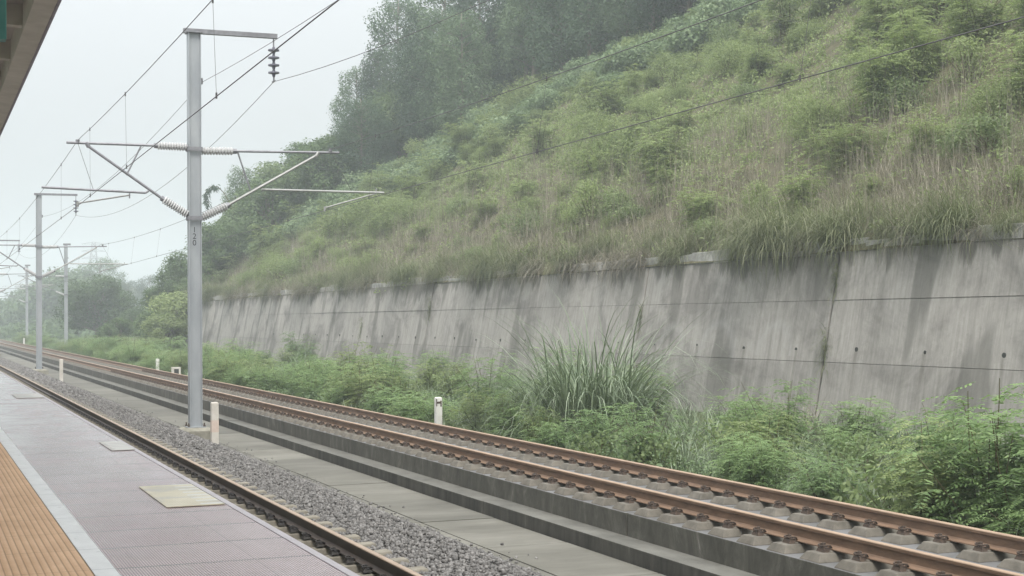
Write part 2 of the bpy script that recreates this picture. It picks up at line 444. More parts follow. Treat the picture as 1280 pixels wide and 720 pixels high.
# ribbed tile surface: real ribs running along the track
def ribbed(x0, x1, period, duty, z, h):
    vs = []; x = x0
    prof = []
    while x < x1 - 1e-6:
        prof += [(x, z), (x + period * duty, z), (x + period * (duty + 0.06), z - h), (x + period * 0.94, z - h)]
        x += period
    prof.append((x1, z))
    n = len(prof)
    V = np.array([(a, YP0, b) for a, b in prof] + [(a, YP1, b) for a, b in prof])
    Q = np.array([[i, i + 1, n + i + 1, n + i] for i in range(n - 1)])
    return V, Q
V, Q = ribbed(0.80, 1.675, 0.0125, 0.55, PZ, 0.0009)
tag(link('platform_paving', arr_mesh('platform_paving', V, Q, M['tile'])), kind='structure')
p = MB(); p.box(1.677, 1.716, YP0, YP1, 1.197, PZ + 0.002)
tag(p.build('platform_edge', M['tile_edge']), kind='structure')
p = MB(); p.box(0.70, 0.797, YP0, YP1, 1.197, PZ + 0.003)
tag(p.build('platform_white_line', M['strip']), kind='structure')
V, Q = ribbed(0.10, 0.697, 0.0315, 0.78, PZ + 0.003, 0.001)
tag(link('platform_tactile_paving', arr_mesh('platform_tactile_paving', V, Q, M['tactile'])), kind='structure')
V, Q = ribbed(-7.0, 0.098, 0.59, 0.93, PZ + 0.001, 0.003)
tag(link('platform_rear_paving', arr_mesh('platform_rear_paving', V, Q, M['tile_edge'])), kind='structure')

# access covers lying on the platform
def cover(x0, x1, y0, y1, mat, label):
    b = MB(); b.box(x0, x1, y0, y1, PZ + 0.002, PZ + 0.007)
    o = b.build('access_cover', mat, bevel=0.002)
    tag(o, label, 'cover', 'access covers along the platform edge')
    return o
cover(1.33, 1.665, 8.62, 9.77, M['plate'], 'cream painted access cover with worn patches, largest on the platform')
cover(1.50, 1.69, 12.6, 13.55, M['plate_pale'], 'narrow whitish access cover on the platform edge, middle of the three')
cover(1.31, 1.68, 21.9, 23.2, M['plate_pale'], 'plain pale access cover on the platform, farthest from the camera')

# channel floor between the tracks: separate concrete panels with open joints
p = MB()
y = 5.0 - 0.05
k = 0
while y < 300:
    p.box(5.2, 7.02, y + 0.012, y + 2.70 - 0.012, -0.93, -0.772 + random.uniform(-.004, .004))
    p.box(7.045, 8.21, y + 0.012, y + 2.70 - 0.012, -0.93, -0.772 + random.uniform(-.004, .004))
    y += 2.705
tag(p.build('channel_floor', M['floor'], bevel=0.004), kind='structure')
p = MB(); p.box(4.0, 8.2, 0, 300, -0.94, -0.80)
tag(p.build('channel_bed', M['gap']), kind='structure')

# slab track: base step and upper slab, in lengths with joints
XL, XR = 8.97, 10.475
XC = (XL + XR) / 2
SLAB = -0.285
p = MB(); y = 1.0
while y < 420:
    p.box(8.245 + random.uniform(-.006, .006), 11.25, y, y + 10.38, -0.94, -0.587 + random.uniform(-.006, .006)); y += 10.4
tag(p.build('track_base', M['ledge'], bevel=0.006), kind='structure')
p = MB(); y = -2.0
while y < 420:
    p.box(8.635 + random.uniform(-.004, .004), 10.99, y, y + 19.46, -0.59, SLAB); y += 19.5
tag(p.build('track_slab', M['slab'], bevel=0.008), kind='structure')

# ------------------------------------------------------------------ rails
def rail_profile(xc):
    h = [(-.075,-.176),(.075,-.176),(.075,-.165),(.03,-.150),(.009,-.135),(.009,-.052),(.034,-.040),(.0365,-.012),(.033,-.004),(.022,0),(-.022,0),(-.033,-.004),(-.0365,-.012),(-.034,-.040),(-.009,-.052),(-.009,-.135),(-.03,-.150),(-.075,-.165)]
    return [(xc + a, b) for a, b in h]
def rail(xc, mat, label, k=1.0):
    b = MB(); b.prism([(xc + (a - xc) * k, c * k) for a, c in rail_profile(xc)], 2.0, 420.0)
    tag(b.build('rail', mat), label, 'rail', 'running rails')
rail(XL, M['rail_rust'], 'rust brown rail on the concrete slab, the one nearer the catenary pole')
rail(XR, M['rail_rust'], 'rust brown rail along the green weeds at the far edge of the slab')
NR = 4.155
rail(NR, M['rail_dark'], 'dark rail with tan worn head beside the grey ballast', 0.86)
rail(NR - 1.505, M['rail_dark'], 'dark rail hidden below the platform edge', 0.86)

# ---- slab track support blocks, each with its fastening
def clip_mesh(name, mat):
    """spring clip: base shoulder, bolt and two bent bar loops, on the -x side of a rail at x=0, on z=0"""
    b = MB()
    b.frustum((-0.125, 0), (0.05, 0.075), (0.035, 0.055), 0.0, 0.045)
    b.tube([(-0.13, 0, 0.0), (-0.13, 0, 0.095)], 0.014, 6)
    b.tube([(-0.13, 0, 0.068), (-0.13, 0, 0.09)], 0.027, 6)
    for s in (-1, 1):
        b.tube([(-0.16, 0.0, 0.06), (-0.165, 0.04*s, 0.066), (-0.13, 0.075*s, 0.072), (-0.09, 0.07*s, 0.066), (-0.055, 0.045*s, 0.034), (-0.075, 0.02*s, 0.05)], 0.0105, 5)
    return b.mesh(name, mat)
clip_r = clip_mesh('rail_clip', M['clip_rust'])
clip_d = clip_mesh('rail_clip', M['clip'])
bm_ = MB(); bm_.frustum((0, 0), (0.315, 0.19), (0.255, 0.13), 0.0, 0.088); bm_.frustum((0, 0), (0.11, 0.10), (0.10, 0.09), 0.086, 0.105)
block_me = bm_.mesh('support_block', M['block'], bevel=0.018)
BY = 0.65
y0 = 8.06
far_parts = MB()
for r in range(300):
    y = y0 + r * BY
    for xc, lab in ((XL, 'grey concrete support block under the near rusty rail of the slab track'),
                    (XR, 'grey concrete support block under the far rusty rail by the weeds')):
        if r < 149:
            o = link('support_block', block_me)
            o.location = (xc, y + random.uniform(-.008, .008), SLAB)
            tag(o, lab, 'track block', 'support blocks of the slab track')
            if y < 75:
                c = link('rail_clip', clip_r, o); c.location = (0, 0, 0.088)
                c = link('rail_clip', clip_r, o); c.location = (0, 0, 0.088); c.rotation_euler = (0, 0, PI)
        else:
            far_parts.frustum((xc, y), (0.315, 0.185), (0.225, 0.115), SLAB, SLAB + 0.1)
tag(far_parts.build('support_blocks_far', M['block']), kind='stuff', label='far rows of small grey support blocks under the rusty rails', cat='track blocks')

# ---- near track sleepers
b = MB()
xe = 1.30
b.add([(-xe,-.16,-.42),(xe,-.16,-.42),(xe,.16,-.42),(-xe,.16,-.42),
       (-xe+.05,-.09,-.20),(-.25,-.085,-.235),(.25,-.085,-.235),(xe-.05,-.09,-.20),
       (xe-.05,.09,-.20),(.25,.085,-.235),(-.25,.085,-.235),(-xe+.05,.09,-.20)],
      [(0,3,2,1),(0,1,7,6,5,4),(2,3,11,10,9,8),(1,2,8,7),(3,0,4,11),(4,5,10,11),(5,6,9,10),(6,7,8,9)])
sl_me = b.mesh('sleeper', M['sleeper'], bevel=0.012)
for r in range(200):
    y = 4.9 + r * 0.6
    o = link('sleeper', sl_me); o.location = (NR - 0.7525, y + random.uniform(-.01, .01), 0.036)
    tag(o, 'weathered concrete sleeper under the dark rail beside the platform', 'sleeper', 'sleepers of the track beside the platform')
    if y < 50:
        c = link('rail_clip', clip_d, o); c.location = (0.745, 0, -0.2); c.scale = (.8, .8, .72)
        c = link('rail_clip', clip_d, o); c.location = (0.76, 0, -0.2); c.rotation_euler = (0, 0, PI); c.scale = (.8, .8, .72)

# ---- ballast: bed sheet and thousands of stones, one mass
def bz(x):
    if x < 4.12: return -0.335
    if x < 4.75: return -0.215
    if x < 5.25: return -0.215 + 0.02 * (x - 4.75) / 0.5
    if x < 5.5: return -0.195
    return max(-0.775, -0.20 - (x - 5.5) * 0.45)
prof = [1.8, 4.05, 4.2, 4.75, 5.25, 5.5, 6.0, 6.4, 6.86]
V = np.array([(x, yy, bz(x) - 0.035) for yy in (2.0, 300.0) for x in prof]); n = len(prof)
Q = np.array([[i, i+1, n+i+1, n+i] for i in range(n-1)])
V0, Q0 = V, Q
def stones(N, x0, x1, ya, yb, smin, smax, dens=None):
    # irregular 8-vertex stones
    cube = np.array([(-1,-1,-1),(1,-1,-1),(1,1,-1),(-1,1,-1),(-1,-1,1),(1,-1,1),(1,1,1),(-1,1,1)], float)
    fq = np.array([(0,3,2,1),(4,5,6,7),(0,1,5,4),(1,2,6,5),(2,3,7,6),(3,0,4,7)])
    x = rng.uniform(x0, x1, N); yy = rng.uniform(ya, yb, N)
    s = rng.uniform(smin, smax, N)
    sh = cube[None] * rng.uniform(0.45, 1.05, (N, 8, 3)) * (s[:, None] * np.stack([rng.uniform(.7, 1.2, N), rng.uniform(.7, 1.2, N), rng.uniform(.5, .95, N)], 1).T).T[:, None, :] if False else \
         cube[None] * rng.uniform(0.4, 1.05, (N, 8, 3)) * (s[:, None] * np.stack([rng.uniform(.7, 1.25, N), rng.uniform(.7, 1.25, N), rng.uniform(.5, .95, N)], 1))[:, None, :]
    # random rotation
    q = rng.normal(size=(N, 4)); q /= np.linalg.norm(q, axis=1)[:, None]
    w, a, b, c = q.T
    R = np.stack([np.stack([1-2*(b*b+c*c), 2*(a*b-c*w), 2*(a*c+b*w)], 1), np.stack([2*(a*b+c*w), 1-2*(a*a+c*c), 2*(b*c-a*w)], 1), np.stack([2*(a*c-b*w), 2*(b*c+a*w), 1-2*(a*a+b*b)], 1)], 1)
    sh = np.einsum('nij,nkj->nki', R, sh)
    zz = np.array([bz(t) for t in x]) + rng.uniform(-.03, .022, N)
    V = (sh + np.stack([x, yy, zz], 1)[:, None, :]).reshape(-1, 3)
    Q = (fq[None] + (np.arange(N) * 8)[:, None, None]).reshape(-1, 4)
    return V, Q
def ramped(N, ya, yb, p):
    return None
parts = [(V0, Q0),
         stones(54000, 4.22, 6.80, 8.5, 27, 0.011, 0.029), stones(26000, 4.22, 6.84, 27, 50, 0.016, 0.036), stones(14000, 4.22, 6.8, 50, 110, 0.03, 0.06),
         stones(1500, 6.70, 6.96, 12, 60, 0.012, 0.032), stones(160, 6.95, 7.35, 12, 60, 0.010, 0.026),
         stones(10000, 3.0, 4.10, 4.5, 24, 0.014, 0.032), stones(5000, 3.2, 4.10, 24, 60, 0.02, 0.045)]
V, Q = cat_arrays(parts)
tag(link('ballast', arr_mesh('ballast', V, Q, M['stone'])), 'grey crushed stone ballast beside the near rail', 'ballast', kind='stuff')

# ------------------------------------------------------------------ platform canopy (upper left)
cp = empty('platform_canopy', (0, 0, 0))
tag(cp, 'grey brown platform canopy whose roof edge hangs over the upper left corner', 'canopy')
ZC = 5.78
b = MB(); b.prism([(1.20, ZC + 0.02), (1.435, ZC), (1.46, ZC + 0.38), (1.20, ZC + 0.40)], -10, 60)
b.build('edge_beam', M['canopy_edge'], cp)
b = MB(); b.prism([(1.438, ZC - 0.012), (1.468, ZC - 0.012), (1.50, ZC + 0.42), (1.464, ZC + 0.42)], -10, 60)
b.build('edge_trim', M['trim'], cp)
b = MB(); b.box(-6, 1.2, -10, 60, ZC + 0.36, ZC + 0.45)
b.build('soffit', M['soffit'], cp)
b = MB(); b.box(-6, 1.55, -10, 60, ZC + 0.453, ZC + 0.50)
b.build('roof', M['galv'], cp)
yy = 9.0
while yy < 60:
    b = MB(); b.box(-6, 1.198, yy, yy + 0.16, ZC + 0.10, ZC + 0.358); b.build('roof_beam', M['canopy_edge'], cp); yy += 2.45
b = MB(); b.box(0.55, 0.70, -10, 60, ZC + 0.16, ZC + 0.32); b.build('purlin', M['soffit'], cp)
for yy in (-4, 10, 24, 38, 52):
    b = MB(); b.tube([(-4.5, yy, PZ), (-4.5, yy, ZC + 0.36)], 0.22, 16); b.build('column', M['canopy_edge'], cp)
pt = at(-10, 20, y=13.0)
b = MB(); q0 = at(7.5, 52, y=13.0)
b.box(q0[0] - 1.6, q0[0], 12.9, 13.05, q0[2], ZC + 0.1)
b.box(q0[0] - 0.5, q0[0] - 0.45, 12.95, 13.0, ZC + 0.08, ZC + 0.36)
tag(b.build('station_signboard', M['teal'], bevel=0.01), 'teal signboard hanging under the canopy at the top left corner', 'signboard')

# ------------------------------------------------------------------ catenary poles
PX, PY, SPAN = 6.73, 38.8, 52.6
def pp(u, v):                       # point in the plane of the first pole, relative to its foot axis
    q = at(u, v, y=PY); return Vector((q[0] - PX, 0.0, q[2]))
def insulator(a, c, mat, r=0.075, n=13, core=0.055):
    """ribbed insulator from a to c"""
    b = MB(); a = Vector(a); c = Vector(c); pts = []; rs = []
    N = n * 4
    for i in range(N + 1):
        t = i / N; pts.append(a.lerp(c, t)); ph = i % 4
        rs.append(r if ph in (1,) else core if ph in (3,) else (r + core) * 0.55)
    rs[0] = rs[-1] = core * .8
    b.tube(pts, rs, 12)
    return b
def fitting(root, a, c, r=0.03):
    b = MB(); b.tube([a, c], r, 8); b.build('insulator_fitting', M['tubes'], root)

def cantilever(root, side):
    """bracket over one track; side -1 = platform track, +1 = slab track"""
    if side < 0:
        tt0, tti, tt1 = pp(238, 184), pp(196, 182), pp(83, 178)
        d0, di, d1 = pp(238, 270.5), pp(204, 249), pp(108, 181)
        st = (pp(176, 183), pp(158, 219)); rg = (pp(52, 234), pp(182, 241)); rgc = pp(186, 238.5)
        sa = (pp(161, 244), pp(97, 254)); ms = pp(97, 178); hang = pp(117, 238); br = pp(162, 248)
    else:
        tt0, tti, tt1 = pp(246, 188.5), pp(292, 189), pp(424, 191)
        d0, di, d1 = pp(248, 274), pp(284, 257), pp(398, 193)
        st = (pp(297, 190), pp(313, 238)); rg = (pp(331, 237), pp(480, 241)); rgc = pp(327, 237)
        sa = (pp(468, 242.5), pp(406, 260)); ms = pp(413, 189); hang = pp(440, 240); br = pp(470, 243)
    def lr(a, c, t): return a.lerp(c, t)
    for a, c in ((tt0, tti), (d0, di)):
        fitting(root, lr(a, c, 0.0), lr(a, c, 0.14), 0.035)
        insulator(lr(a, c, 0.12), c, M['ins'], 0.112 if a is tt0 else 0.118, 11, 0.062).build('insulator', M['ins'], root, smooth=False)
        b = MB(); b.tube([lr(a, c, 0.08), lr(a, c, 0.2)], 0.066, 8); b.tube([lr(a, c, 0.94), lr(a, c, 1.08)], 0.07, 8)
        b.build('insulator_cap', M['tubes'], root)
    b = MB(); b.tube([tti, tt1], 0.033, 8); b.tube([ms + Vector((0, 0, -.02)), ms + Vector((0, 0, .07))], 0.05, 8); b.build('top_tube', M['tubes'], root)
    b = MB(); b.tube([di, d1], 0.036, 8); b.tube([lr(di, d1, .97) + Vector((0,0,-.02)), d1 + Vector((0,0,.06))], 0.05, 8)
    b.build('brace_tube', M['alu'] if side > 0 else M['tubes'], root)
    b = MB(); b.tube(st, 0.022, 6); b.build('strut', M['tubes'], root)
    b = MB(); b.tube(rg, 0.030, 8); b.tube([rg[1] if side < 0 else rg[0], rgc], 0.03, 6)
    b.tube([br, br + Vector((0, 0, .16))], 0.018, 6)
    b.build('registration_tube', M['tubes'] if side < 0 else M['alu'], root)
    b = MB(); b.tube(sa, 0.022, 6); b.tube([sa[1] + Vector((0, 0, .04)), sa[1] + Vector((0, 0, -.09))], 0.03, 6)
    b.build('steady_arm', M['alu'], root)
    b = MB(); b.tube([ms, hang], 0.007, 4); b.build('hanger_wire', M['wire'], root)
    return ms, sa[1] + Vector((0, 0, -.07))

def hcolumn(w=0.32, z0=-0.5, z1=9.78):
    b = MB(); t = 0.02; hw = w / 2
    b.box(-hw, -hw + t, -hw, hw, z0, z1); b.box(hw - t, hw, -hw, hw, z0, z1)
    b.box(-hw + t + .0005, hw - t - .0005, -0.09, -0.076, z0, z1 - .001)
    return b
def make_pole(name, loc, double, label, number=False):
    root = empty(name, loc); tag(root, label, 'catenary pole', 'catenary poles along the line')
    hcolumn().build('mast', M['galv'], root)
    b = MB(); b.frustum((0, 0), (0.24, 0.24), (0.24, 0.24), -0.482, -0.455); b.build('base_plate', M['galv'], root)
    b = MB(); b.frustum((0, 0), (0.52, 0.46), (0.50, 0.44), -1.0, -0.56); b.frustum((0, 0), (0.50, 0.44), (0.30, 0.30), -0.559, -0.483)
    b.build('footing', M['footing'], root, bevel=0.01)
    for bx, by in ((-.2, -.2), (.2, -.2), (-.2, .2), (.2, .2)):
        b = MB(); b.tube([(bx, by, -.46), (bx, by, -.36)], .018, 6); b.tube([(bx, by, -.454), (bx, by, -.42)], .034, 6); b.build('anchor_bolt', M['clip_rust'], root)
    for z in (4.95, 6.75):
        b = MB()
        b.box(-0.19, 0.19, -0.185, -0.163, z - .05, z + .05); b.box(-0.19, 0.19, 0.163, 0.185, z - .05, z + .05)
        b.box(-0.20, -0.161, -0.06, 0.06, z - .06, z + .06); b.box(0.161, 0.20, -0.06, 0.06, z - .06, z + .06)
        b.build('clamp_band', M['tubes'], root)
    b = MB(); b.box(0.162, 0.22, -0.03, 0.03, 8.50, 8.56); b.tube([(0.2, 0, 8.46), (0.2, 0, 8.62)], 0.03, 6); b.build('wire_clamp', M['tubes'], root)
    res = {}
    if double:
        b = MB(); b.box(-0.27, 2.20, -0.07, 0.07, 9.782, 9.90); b.box(-.2, .2, -.2, .2, 9.78, 9.81); b.build('top_arm', M['tubes'], root)
        b = MB(); b.tube([(2.11, 0, 9.78), (2.11, 0, 9.55)], 0.02, 6); b.tube([(2.11, 0, 8.76), (2.11, 0, 8.64)], 0.02, 6)
        b.tube([(2.11, -.12, 8.64), (2.11, .12, 8.64)], 0.03, 6); b.build('insulator_hanger', M['tubes'], root)
        b = MB()
        for k in range(4):
            zz = 9.47 - k * 0.2
            b.tube([(2.11, 0, zz + .08), (2.11, 0, zz + .03), (2.11, 0, zz + .015), (2.11, 0, zz - .02), (2.11, 0, zz - .045), (2.11, 0, zz - .12)], [.035, .045, .15, .15, .05, .03], 14)
        b.build('insulator_string', M['ins_dark'], root)
        res['near'] = cantilever(root, -1); res['far'] = cantilever(root, 1)
    if number:
        b = MB(); b.box(-0.105, 0.065, -0.0945, -0.0905, 4.20, 4.74); pl = b.build('number_plate', M['galv'], root)
        for k, ch in enumerate('120'):
            cu = bpy.data.curves.new('digit', 'FONT'); cu.body = ch; cu.size = 0.205; cu.align_x = 'CENTER'; cu.extrude = 0.001
            cu.materials.append(M['black'])
            tmp_o = bpy.data.objects.new('digit_curve', cu)
            COL.objects.link(tmp_o); dg = bpy.context.evaluated_depsgraph_get()
            me_d = bpy.data.meshes.new_from_object(tmp_o.evaluated_get(dg)); bpy.data.objects.remove(tmp_o)
            o = link('digit', me_d, pl)
            o.location = (-0.02, -0.0972, 4.58 - k * 0.17); o.rotation_euler = (PI / 2, 0, 0)
    return root, res
P1, sup = make_pole('catenary_pole', (PX, PY, 0), True, 'tall grey steel catenary pole marked 120 on a concrete footing, nearest of all', True)
tmp, _ = make_pole('catenary_pole', (PX, PY + SPAN, 0), True, 'grey catenary pole between the tracks, second one along from the pole marked 120')
P3 = copy_tree(tmp); P3.location = (PX, PY + 2 * SPAN, 0); P3['label'] = 'hazy catenary pole between the tracks at the left picture edge'
# outer poles beyond the slab track, brackets reaching back over it
def outer_pole(loc, label):
    root, _ = make_pole('catenary_pole', loc, False, label)
    b = MB(); b.box(-0.25, 0.45, -.09, .09, 9.78, 9.95); b.build('top_bracket', M['tubes'], root)
    x = 13.6 - XC
    A = Vector((-0.1, 0, 6.75)); Bq = Vector((-x - .6, 0, 6.78)); D = Vector((-0.1, 0, 4.9))
    insulator(A, A.lerp(Bq, .2), M['ins'], .08).build('insulator', M['ins'], root)
    insulator(D, D.lerp(Bq, .2), M['ins'], .09).build('insulator', M['ins'], root)
    b = MB(); b.tube([A.lerp(Bq, .2), Bq], .033, 6); b.build('top_tube', M['tubes'], root)
    b = MB(); b.tube([D.lerp(Bq, .2), Bq + Vector((.35, 0, 0))], .036, 6); b.build('brace_tube', M['tubes'], root)
    b = MB(); b.tube([(-2.0, 0, 5.75), (-x - .9, 0, 5.7)], .03, 6); b.build('registration_tube', M['tubes'], root)
    return root
outer_pole((13.6, 150.5, 0), 'hazy grey catenary pole on the weed side of the tracks, nearer of two')
outer_pole((13.7, 207, 0), 'faint catenary pole on the weed side of the tracks, farther of two')

# ------------------------------------------------------------------ overhead wires
def wire_pts(sup_pts, sag, n=16, y_end=None):
    pts = []
    for a, c in zip(sup_pts[:-1], sup_pts[1:]):
        for i in range(n):
            t = i / n
            q = Vector(a).lerp(Vector(c), t); q.z -= 4 * sag * t * (1 - t); pts.append(q)
    pts.append(Vector(sup_pts[-1])); return pts
def samp(pts, y):
    for a, c in zip(pts[:-1], pts[1:]):
        if a.y <= y <= c.y: return a.lerp(c, (y - a.y) / (c.y - a.y))
YS = [PY + k * SPAN for k in range(-1, 5)]
def pole0_x(P, u, v, zf):
    """x of a wire at the pole behind the camera so that it runs through the sight line (u,v); zf(y) is its height"""
    lo = None
    for y in np.linspace(1, PY - .5, 800):
        q = at(u, v, y=y)
        if q[2] >= zf(y): lo = q; break
    return P[0] + (lo[0] - P[0]) * (YS[0] - PY) / (lo[1] - PY)
def overhead(ms, ct, label, ds, um, uc, st2, far=False):
    sag = 0.42
    root = empty('overhead_line', (PX + ms.x, PY, 0)); tag(root, label, 'overhead line', 'overhead lines above the tracks')
    off = Vector((PX + ms.x, PY, 0)); zm = ms.z + .05
    def zfm(y): t_ = (PY - y) / SPAN; return zm - 4 * sag * t_ * (1 - t_)
    xm0 = pole0_x((PX + ms.x, PY), *um, zfm); xc0 = pole0_x((PX + ct.x, PY), *uc, lambda y: ct.z)
    mp = []; cp_ = []
    for k, y in enumerate(YS):
        mp.append((xm0 if k == 0 else PX + ms.x + (st2 if k % 2 == 0 else 0), y, zm)); cp_.append((xc0 if k == 0 else PX + ct.x + (st2 if k % 2 == 0 else 0), y, ct.z))
    mpt = wire_pts(mp, sag); cpt = wire_pts(cp_, 0.0, 4)
    b = MB(); b.tube([q - off for q in mpt], 0.0068 if not far else 0.0085, 5); b.build('messenger_wire', M['wire'], root)
    b = MB(); b.tube([q - off for q in cpt], 0.0078, 5); b.build('contact_wire', M['wire'], root)
    for k in range(4):
        for d in ds:
            y = YS[k] + d * SPAN
            a = samp(mpt, y); c = samp(cpt, y)
            b = MB(); b.tube([a - off, c - off], 0.0032, 4); b.tube([c - off + Vector((0, 0, -.03)), c - off + Vector((0, 0, .05))], 0.013, 5)
            b.tube([a - off + Vector((0, 0, -.05)), a - off + Vector((0, 0, .03))], 0.013, 5)
            b.build('dropper', M['wire'], root)
    return root
overhead(*sup['near'], 'overhead contact line above the platform track with thin droppers', (.09, .27, .45, .63, .81, .94), (265, 0), (423, 0), .15)
overhead(*sup['far'], 'overhead contact line crossing the hillside above the slab track', (.08, .24, .40, .56, .72, .92), (950, 0), (1280, 20), -.15, True)
def single(name, pts, sag, r, label):
    root_pts = wire_pts(pts, sag, 20)
    b = MB(); b.tube(root_pts, r, 5); o = b.build(name, M['wire']); tag(o, label, 'wire')
single('feeder_wire', [(PX + 2.11, y, 8.63) for y in YS], 1.25, 0.008, 'bare feeder wire hung from the insulator string of the top arms')
single('earth_wire', [(PX + 0.23, y, 8.53) for y in YS], 0.75, 0.0065, 'thin wire clamped to the right side of the poles')

# ------------------------------------------------------------------ marker posts
def post(x, y, z0, z1, w, label, dark=False, base='white', name='marker_post'):
    root = empty(name, (x, y, z0)); tag(root, label, 'post', 'marker posts beside the tracks')
    b = MB(); b.box(-w/2, w/2, -w/2, w/2, -0.3, z1 - z0); b.frustum((0, 0), (w/2 - .001, w/2 - .001), (w/2 - .02, w/2 - .02), z1 - z0 + .0005, z1 - z0 + .02)
    b.build('shaft', M[base], root, bevel=0.006)
    if dark:
        b = MB(); h = z1 - z0
        b.box(-w/2 - .003, -w/2 + .022, -w/2 - .003, -w/2 - .001, h - .19, h - .02); b.box(w/2 - .05, w/2 - .015, -w/2 - .003, -w/2 - .001, h - .2, h - .06)
        b.box(-w/2 + .02, w/2 - .05, -w/2 - .003, -w/2 - .001, h - .13, h - .08)
        b.build('worn_mark', M['clip_rust'], root)
    return root
M['post_tan'] = simple('stained_post', (0.42, 0.39, 0.34), (0.60, 0.57, 0.52), 2.2, 0.85)
M['post_band'] = simple('faded_red_band', (0.50, 0.40, 0.34), (0.62, 0.52, 0.46), 5, 0.85)
r = post(6.52, 35.0, -0.62, 0.34, 0.165, 'stained white concrete post in front of the 120 pole footing', base='post_tan')
b = MB(); b.box(-.084, .084, -.084, .084, .28, .56); b.build('faded_band', M['post_band'], r)
post(6.55, 75.0, -0.55, 0.45, 0.165, 'tan concrete post beside the second catenary pole', base='post_tan')
q = at(548, 528, x=11.45); post(q[0], q[1], -0.6, at(548, 497.5, y=q[1])[2], 0.15, 'white marker post with a dark worn top among the weeds', True)
q = at(197, 462, x=11.45); post(q[0], q[1], -0.6, at(197, 449, y=q[1])[2], 0.16, 'small plain white post at the slab edge, left of the 120 pole')
q = at(30, 431, x=11.6); post(q[0], q[1], -0.6, at(30, 423, y=q[1])[2], 0.18, 'tiny white post far along the tracks at the left')
q = at(220, 466, x=11.45)
root = empty('cable_box', (q[0], q[1], -0.3)); tag(root, 'low white box with a dark opening at the slab edge by the weeds', 'box')
hh = at(220, 459, y=q[1])[2] + .3
b = MB(); b.box(-.2, .2, -.15, .15, -.3, hh); b.build('housing', M['post_tan'], root, bevel=.01)
b = MB(); b.box(-.11, .11, -.153, -.151, hh - .33, hh - .08); b.build('opening', M['gap'], root)  # flat dark sheet, the shade inside the opening put into its colour

# ------------------------------------------------------------------ retaining wall
WB = 0.2
def wx(z): return 20.7 + WB * (z - 1.13)
ZT = 3.83
wall = empty('retaining_wall', (20.7, 70, 0))
tag(wall, 'long grey stained concrete retaining wall leaning back below the green slope', 'retaining wall')
off = Vector((20.7, 70, 0))
def wbox(b, y0, y1, z0, z1, dx, thick):
    vs = []
    for yv in (y0, y1):
        for (z, t) in ((z0, 0), (z1, 0), (z1, 1), (z0, 1)):
            x = (wx(z) + dx) if not t else (wx(z) + thick)
            vs.append((x - off.x, yv - off.y, z))
    b.add(vs, [(0,1,2,3),(7,6,5,4),(0,4,5,1),(1,5,6,2),(2,6,7,3),(3,7,4,0)])
JB = [30.95 + 10.3 * k for k in range(-2, 11)]
b = MB(); wbox(b, JB[0], JB[-1], -1.2, ZT - .02, 0.05, 0.7); b.build('wall_core', M['core'], wall)
bays = []
for i in range(len(JB) - 1):
    b = MB(); dx = random.uniform(-.02, .02)
    ya, yb = JB[i] + (.05 if i == 2 else .012), JB[i+1] - (.04 if i == 1 else .012)
    top = ZT + random.uniform(-.03, .03)
    for z0, z1 in ((-1.0, 1.1265), (1.1335, 2.6465), (2.6535, top)):
        wbox(b, ya, yb, z0, z1, dx + random.uniform(-.012, .012), 0.049)
    bays.append((b.build('wall_bay', M['wall'], wall, bevel=0.012), ya, yb, dx))
hm = MB(); hm.tube([(0.05, 0, 0), (-.006, 0, 0)], .055, 10); hole_me = hm.mesh('weep_hole', M['gap'])  # solid dark plug, its colour painted as the shade of a hollow pipe
for bay, ya, yb, dx in bays[:8]:
    for k in range(4):
        o = link('weep_hole', hole_me, bay); y = ya - .012 + (k + .5) * 2.575 + random.uniform(-.05, .05); z = 1.44 + random.uniform(-.03, .03)
        o.location = (wx(z) + dx - off.x, y - off.y, z); sc = random.uniform(.6, 1.1); o.scale = (1, sc, sc)
# rough coping course set back on the wall top
b = MB(); y = 13.0
while y < JB[-1]:
    L = random.uniform(.5, 1.6); hgt = random.choice((.16, .26, .30, .34)) + random.uniform(-.04, .04)
    c = MB(); x0 = wx(ZT) + .06 + random.uniform(-.05, .06)
    c.box(x0 - off.x, x0 + .55 - off.x, y - off.y, y + L - .03 - off.y, ZT - .02, ZT + hgt); c.jitter(.022)
    b.add(c.v, c.f); y += L
b.build('coping', M['cap'], wall, bevel=0.02)

# ------------------------------------------------------------------ hillside
def hill(x, y):
    base = 3.95 + 0.69 * (x - 21.5) + 0.45 * math.sin(x * .31 + y * .07) * math.sin(y * .19 + 1) + .25 * math.sin(x * .8) * math.cos(y * .55)
    if y > 116: base -= (0.055 * (y - 116) + 0.0008 * (y - 116) ** 2) * min(1.0, max(.55, (62 - x) / 25))
    if base > 34: base = 34 + (base - 34) * .25
    return max(base, -0.7)
xs = np.concatenate([[21.22, 21.45], np.linspace(22, 60, 60), np.linspace(62, 260, 40)])
ys = np.concatenate([np.linspace(-20, 140, 130), np.linspace(143, 420, 60)])
V = np.array([[x, y, (ZT + .02 if x < 21.4 and y < JB[-1] else hill(x, y))] for y in ys for x in xs]); nx = len(xs)
Q = np.array([[j*nx+i, j*nx+i+1, (j+1)*nx+i+1, (j+1)*nx+i] for j in range(len(ys)-1) for i in range(nx-1)])
me = arr_mesh('hillside', V, Q, M['soil']); me.polygons.foreach_set('use_smooth', [True] * len(me.polygons))
tag(link('hillside', me), kind='structure')
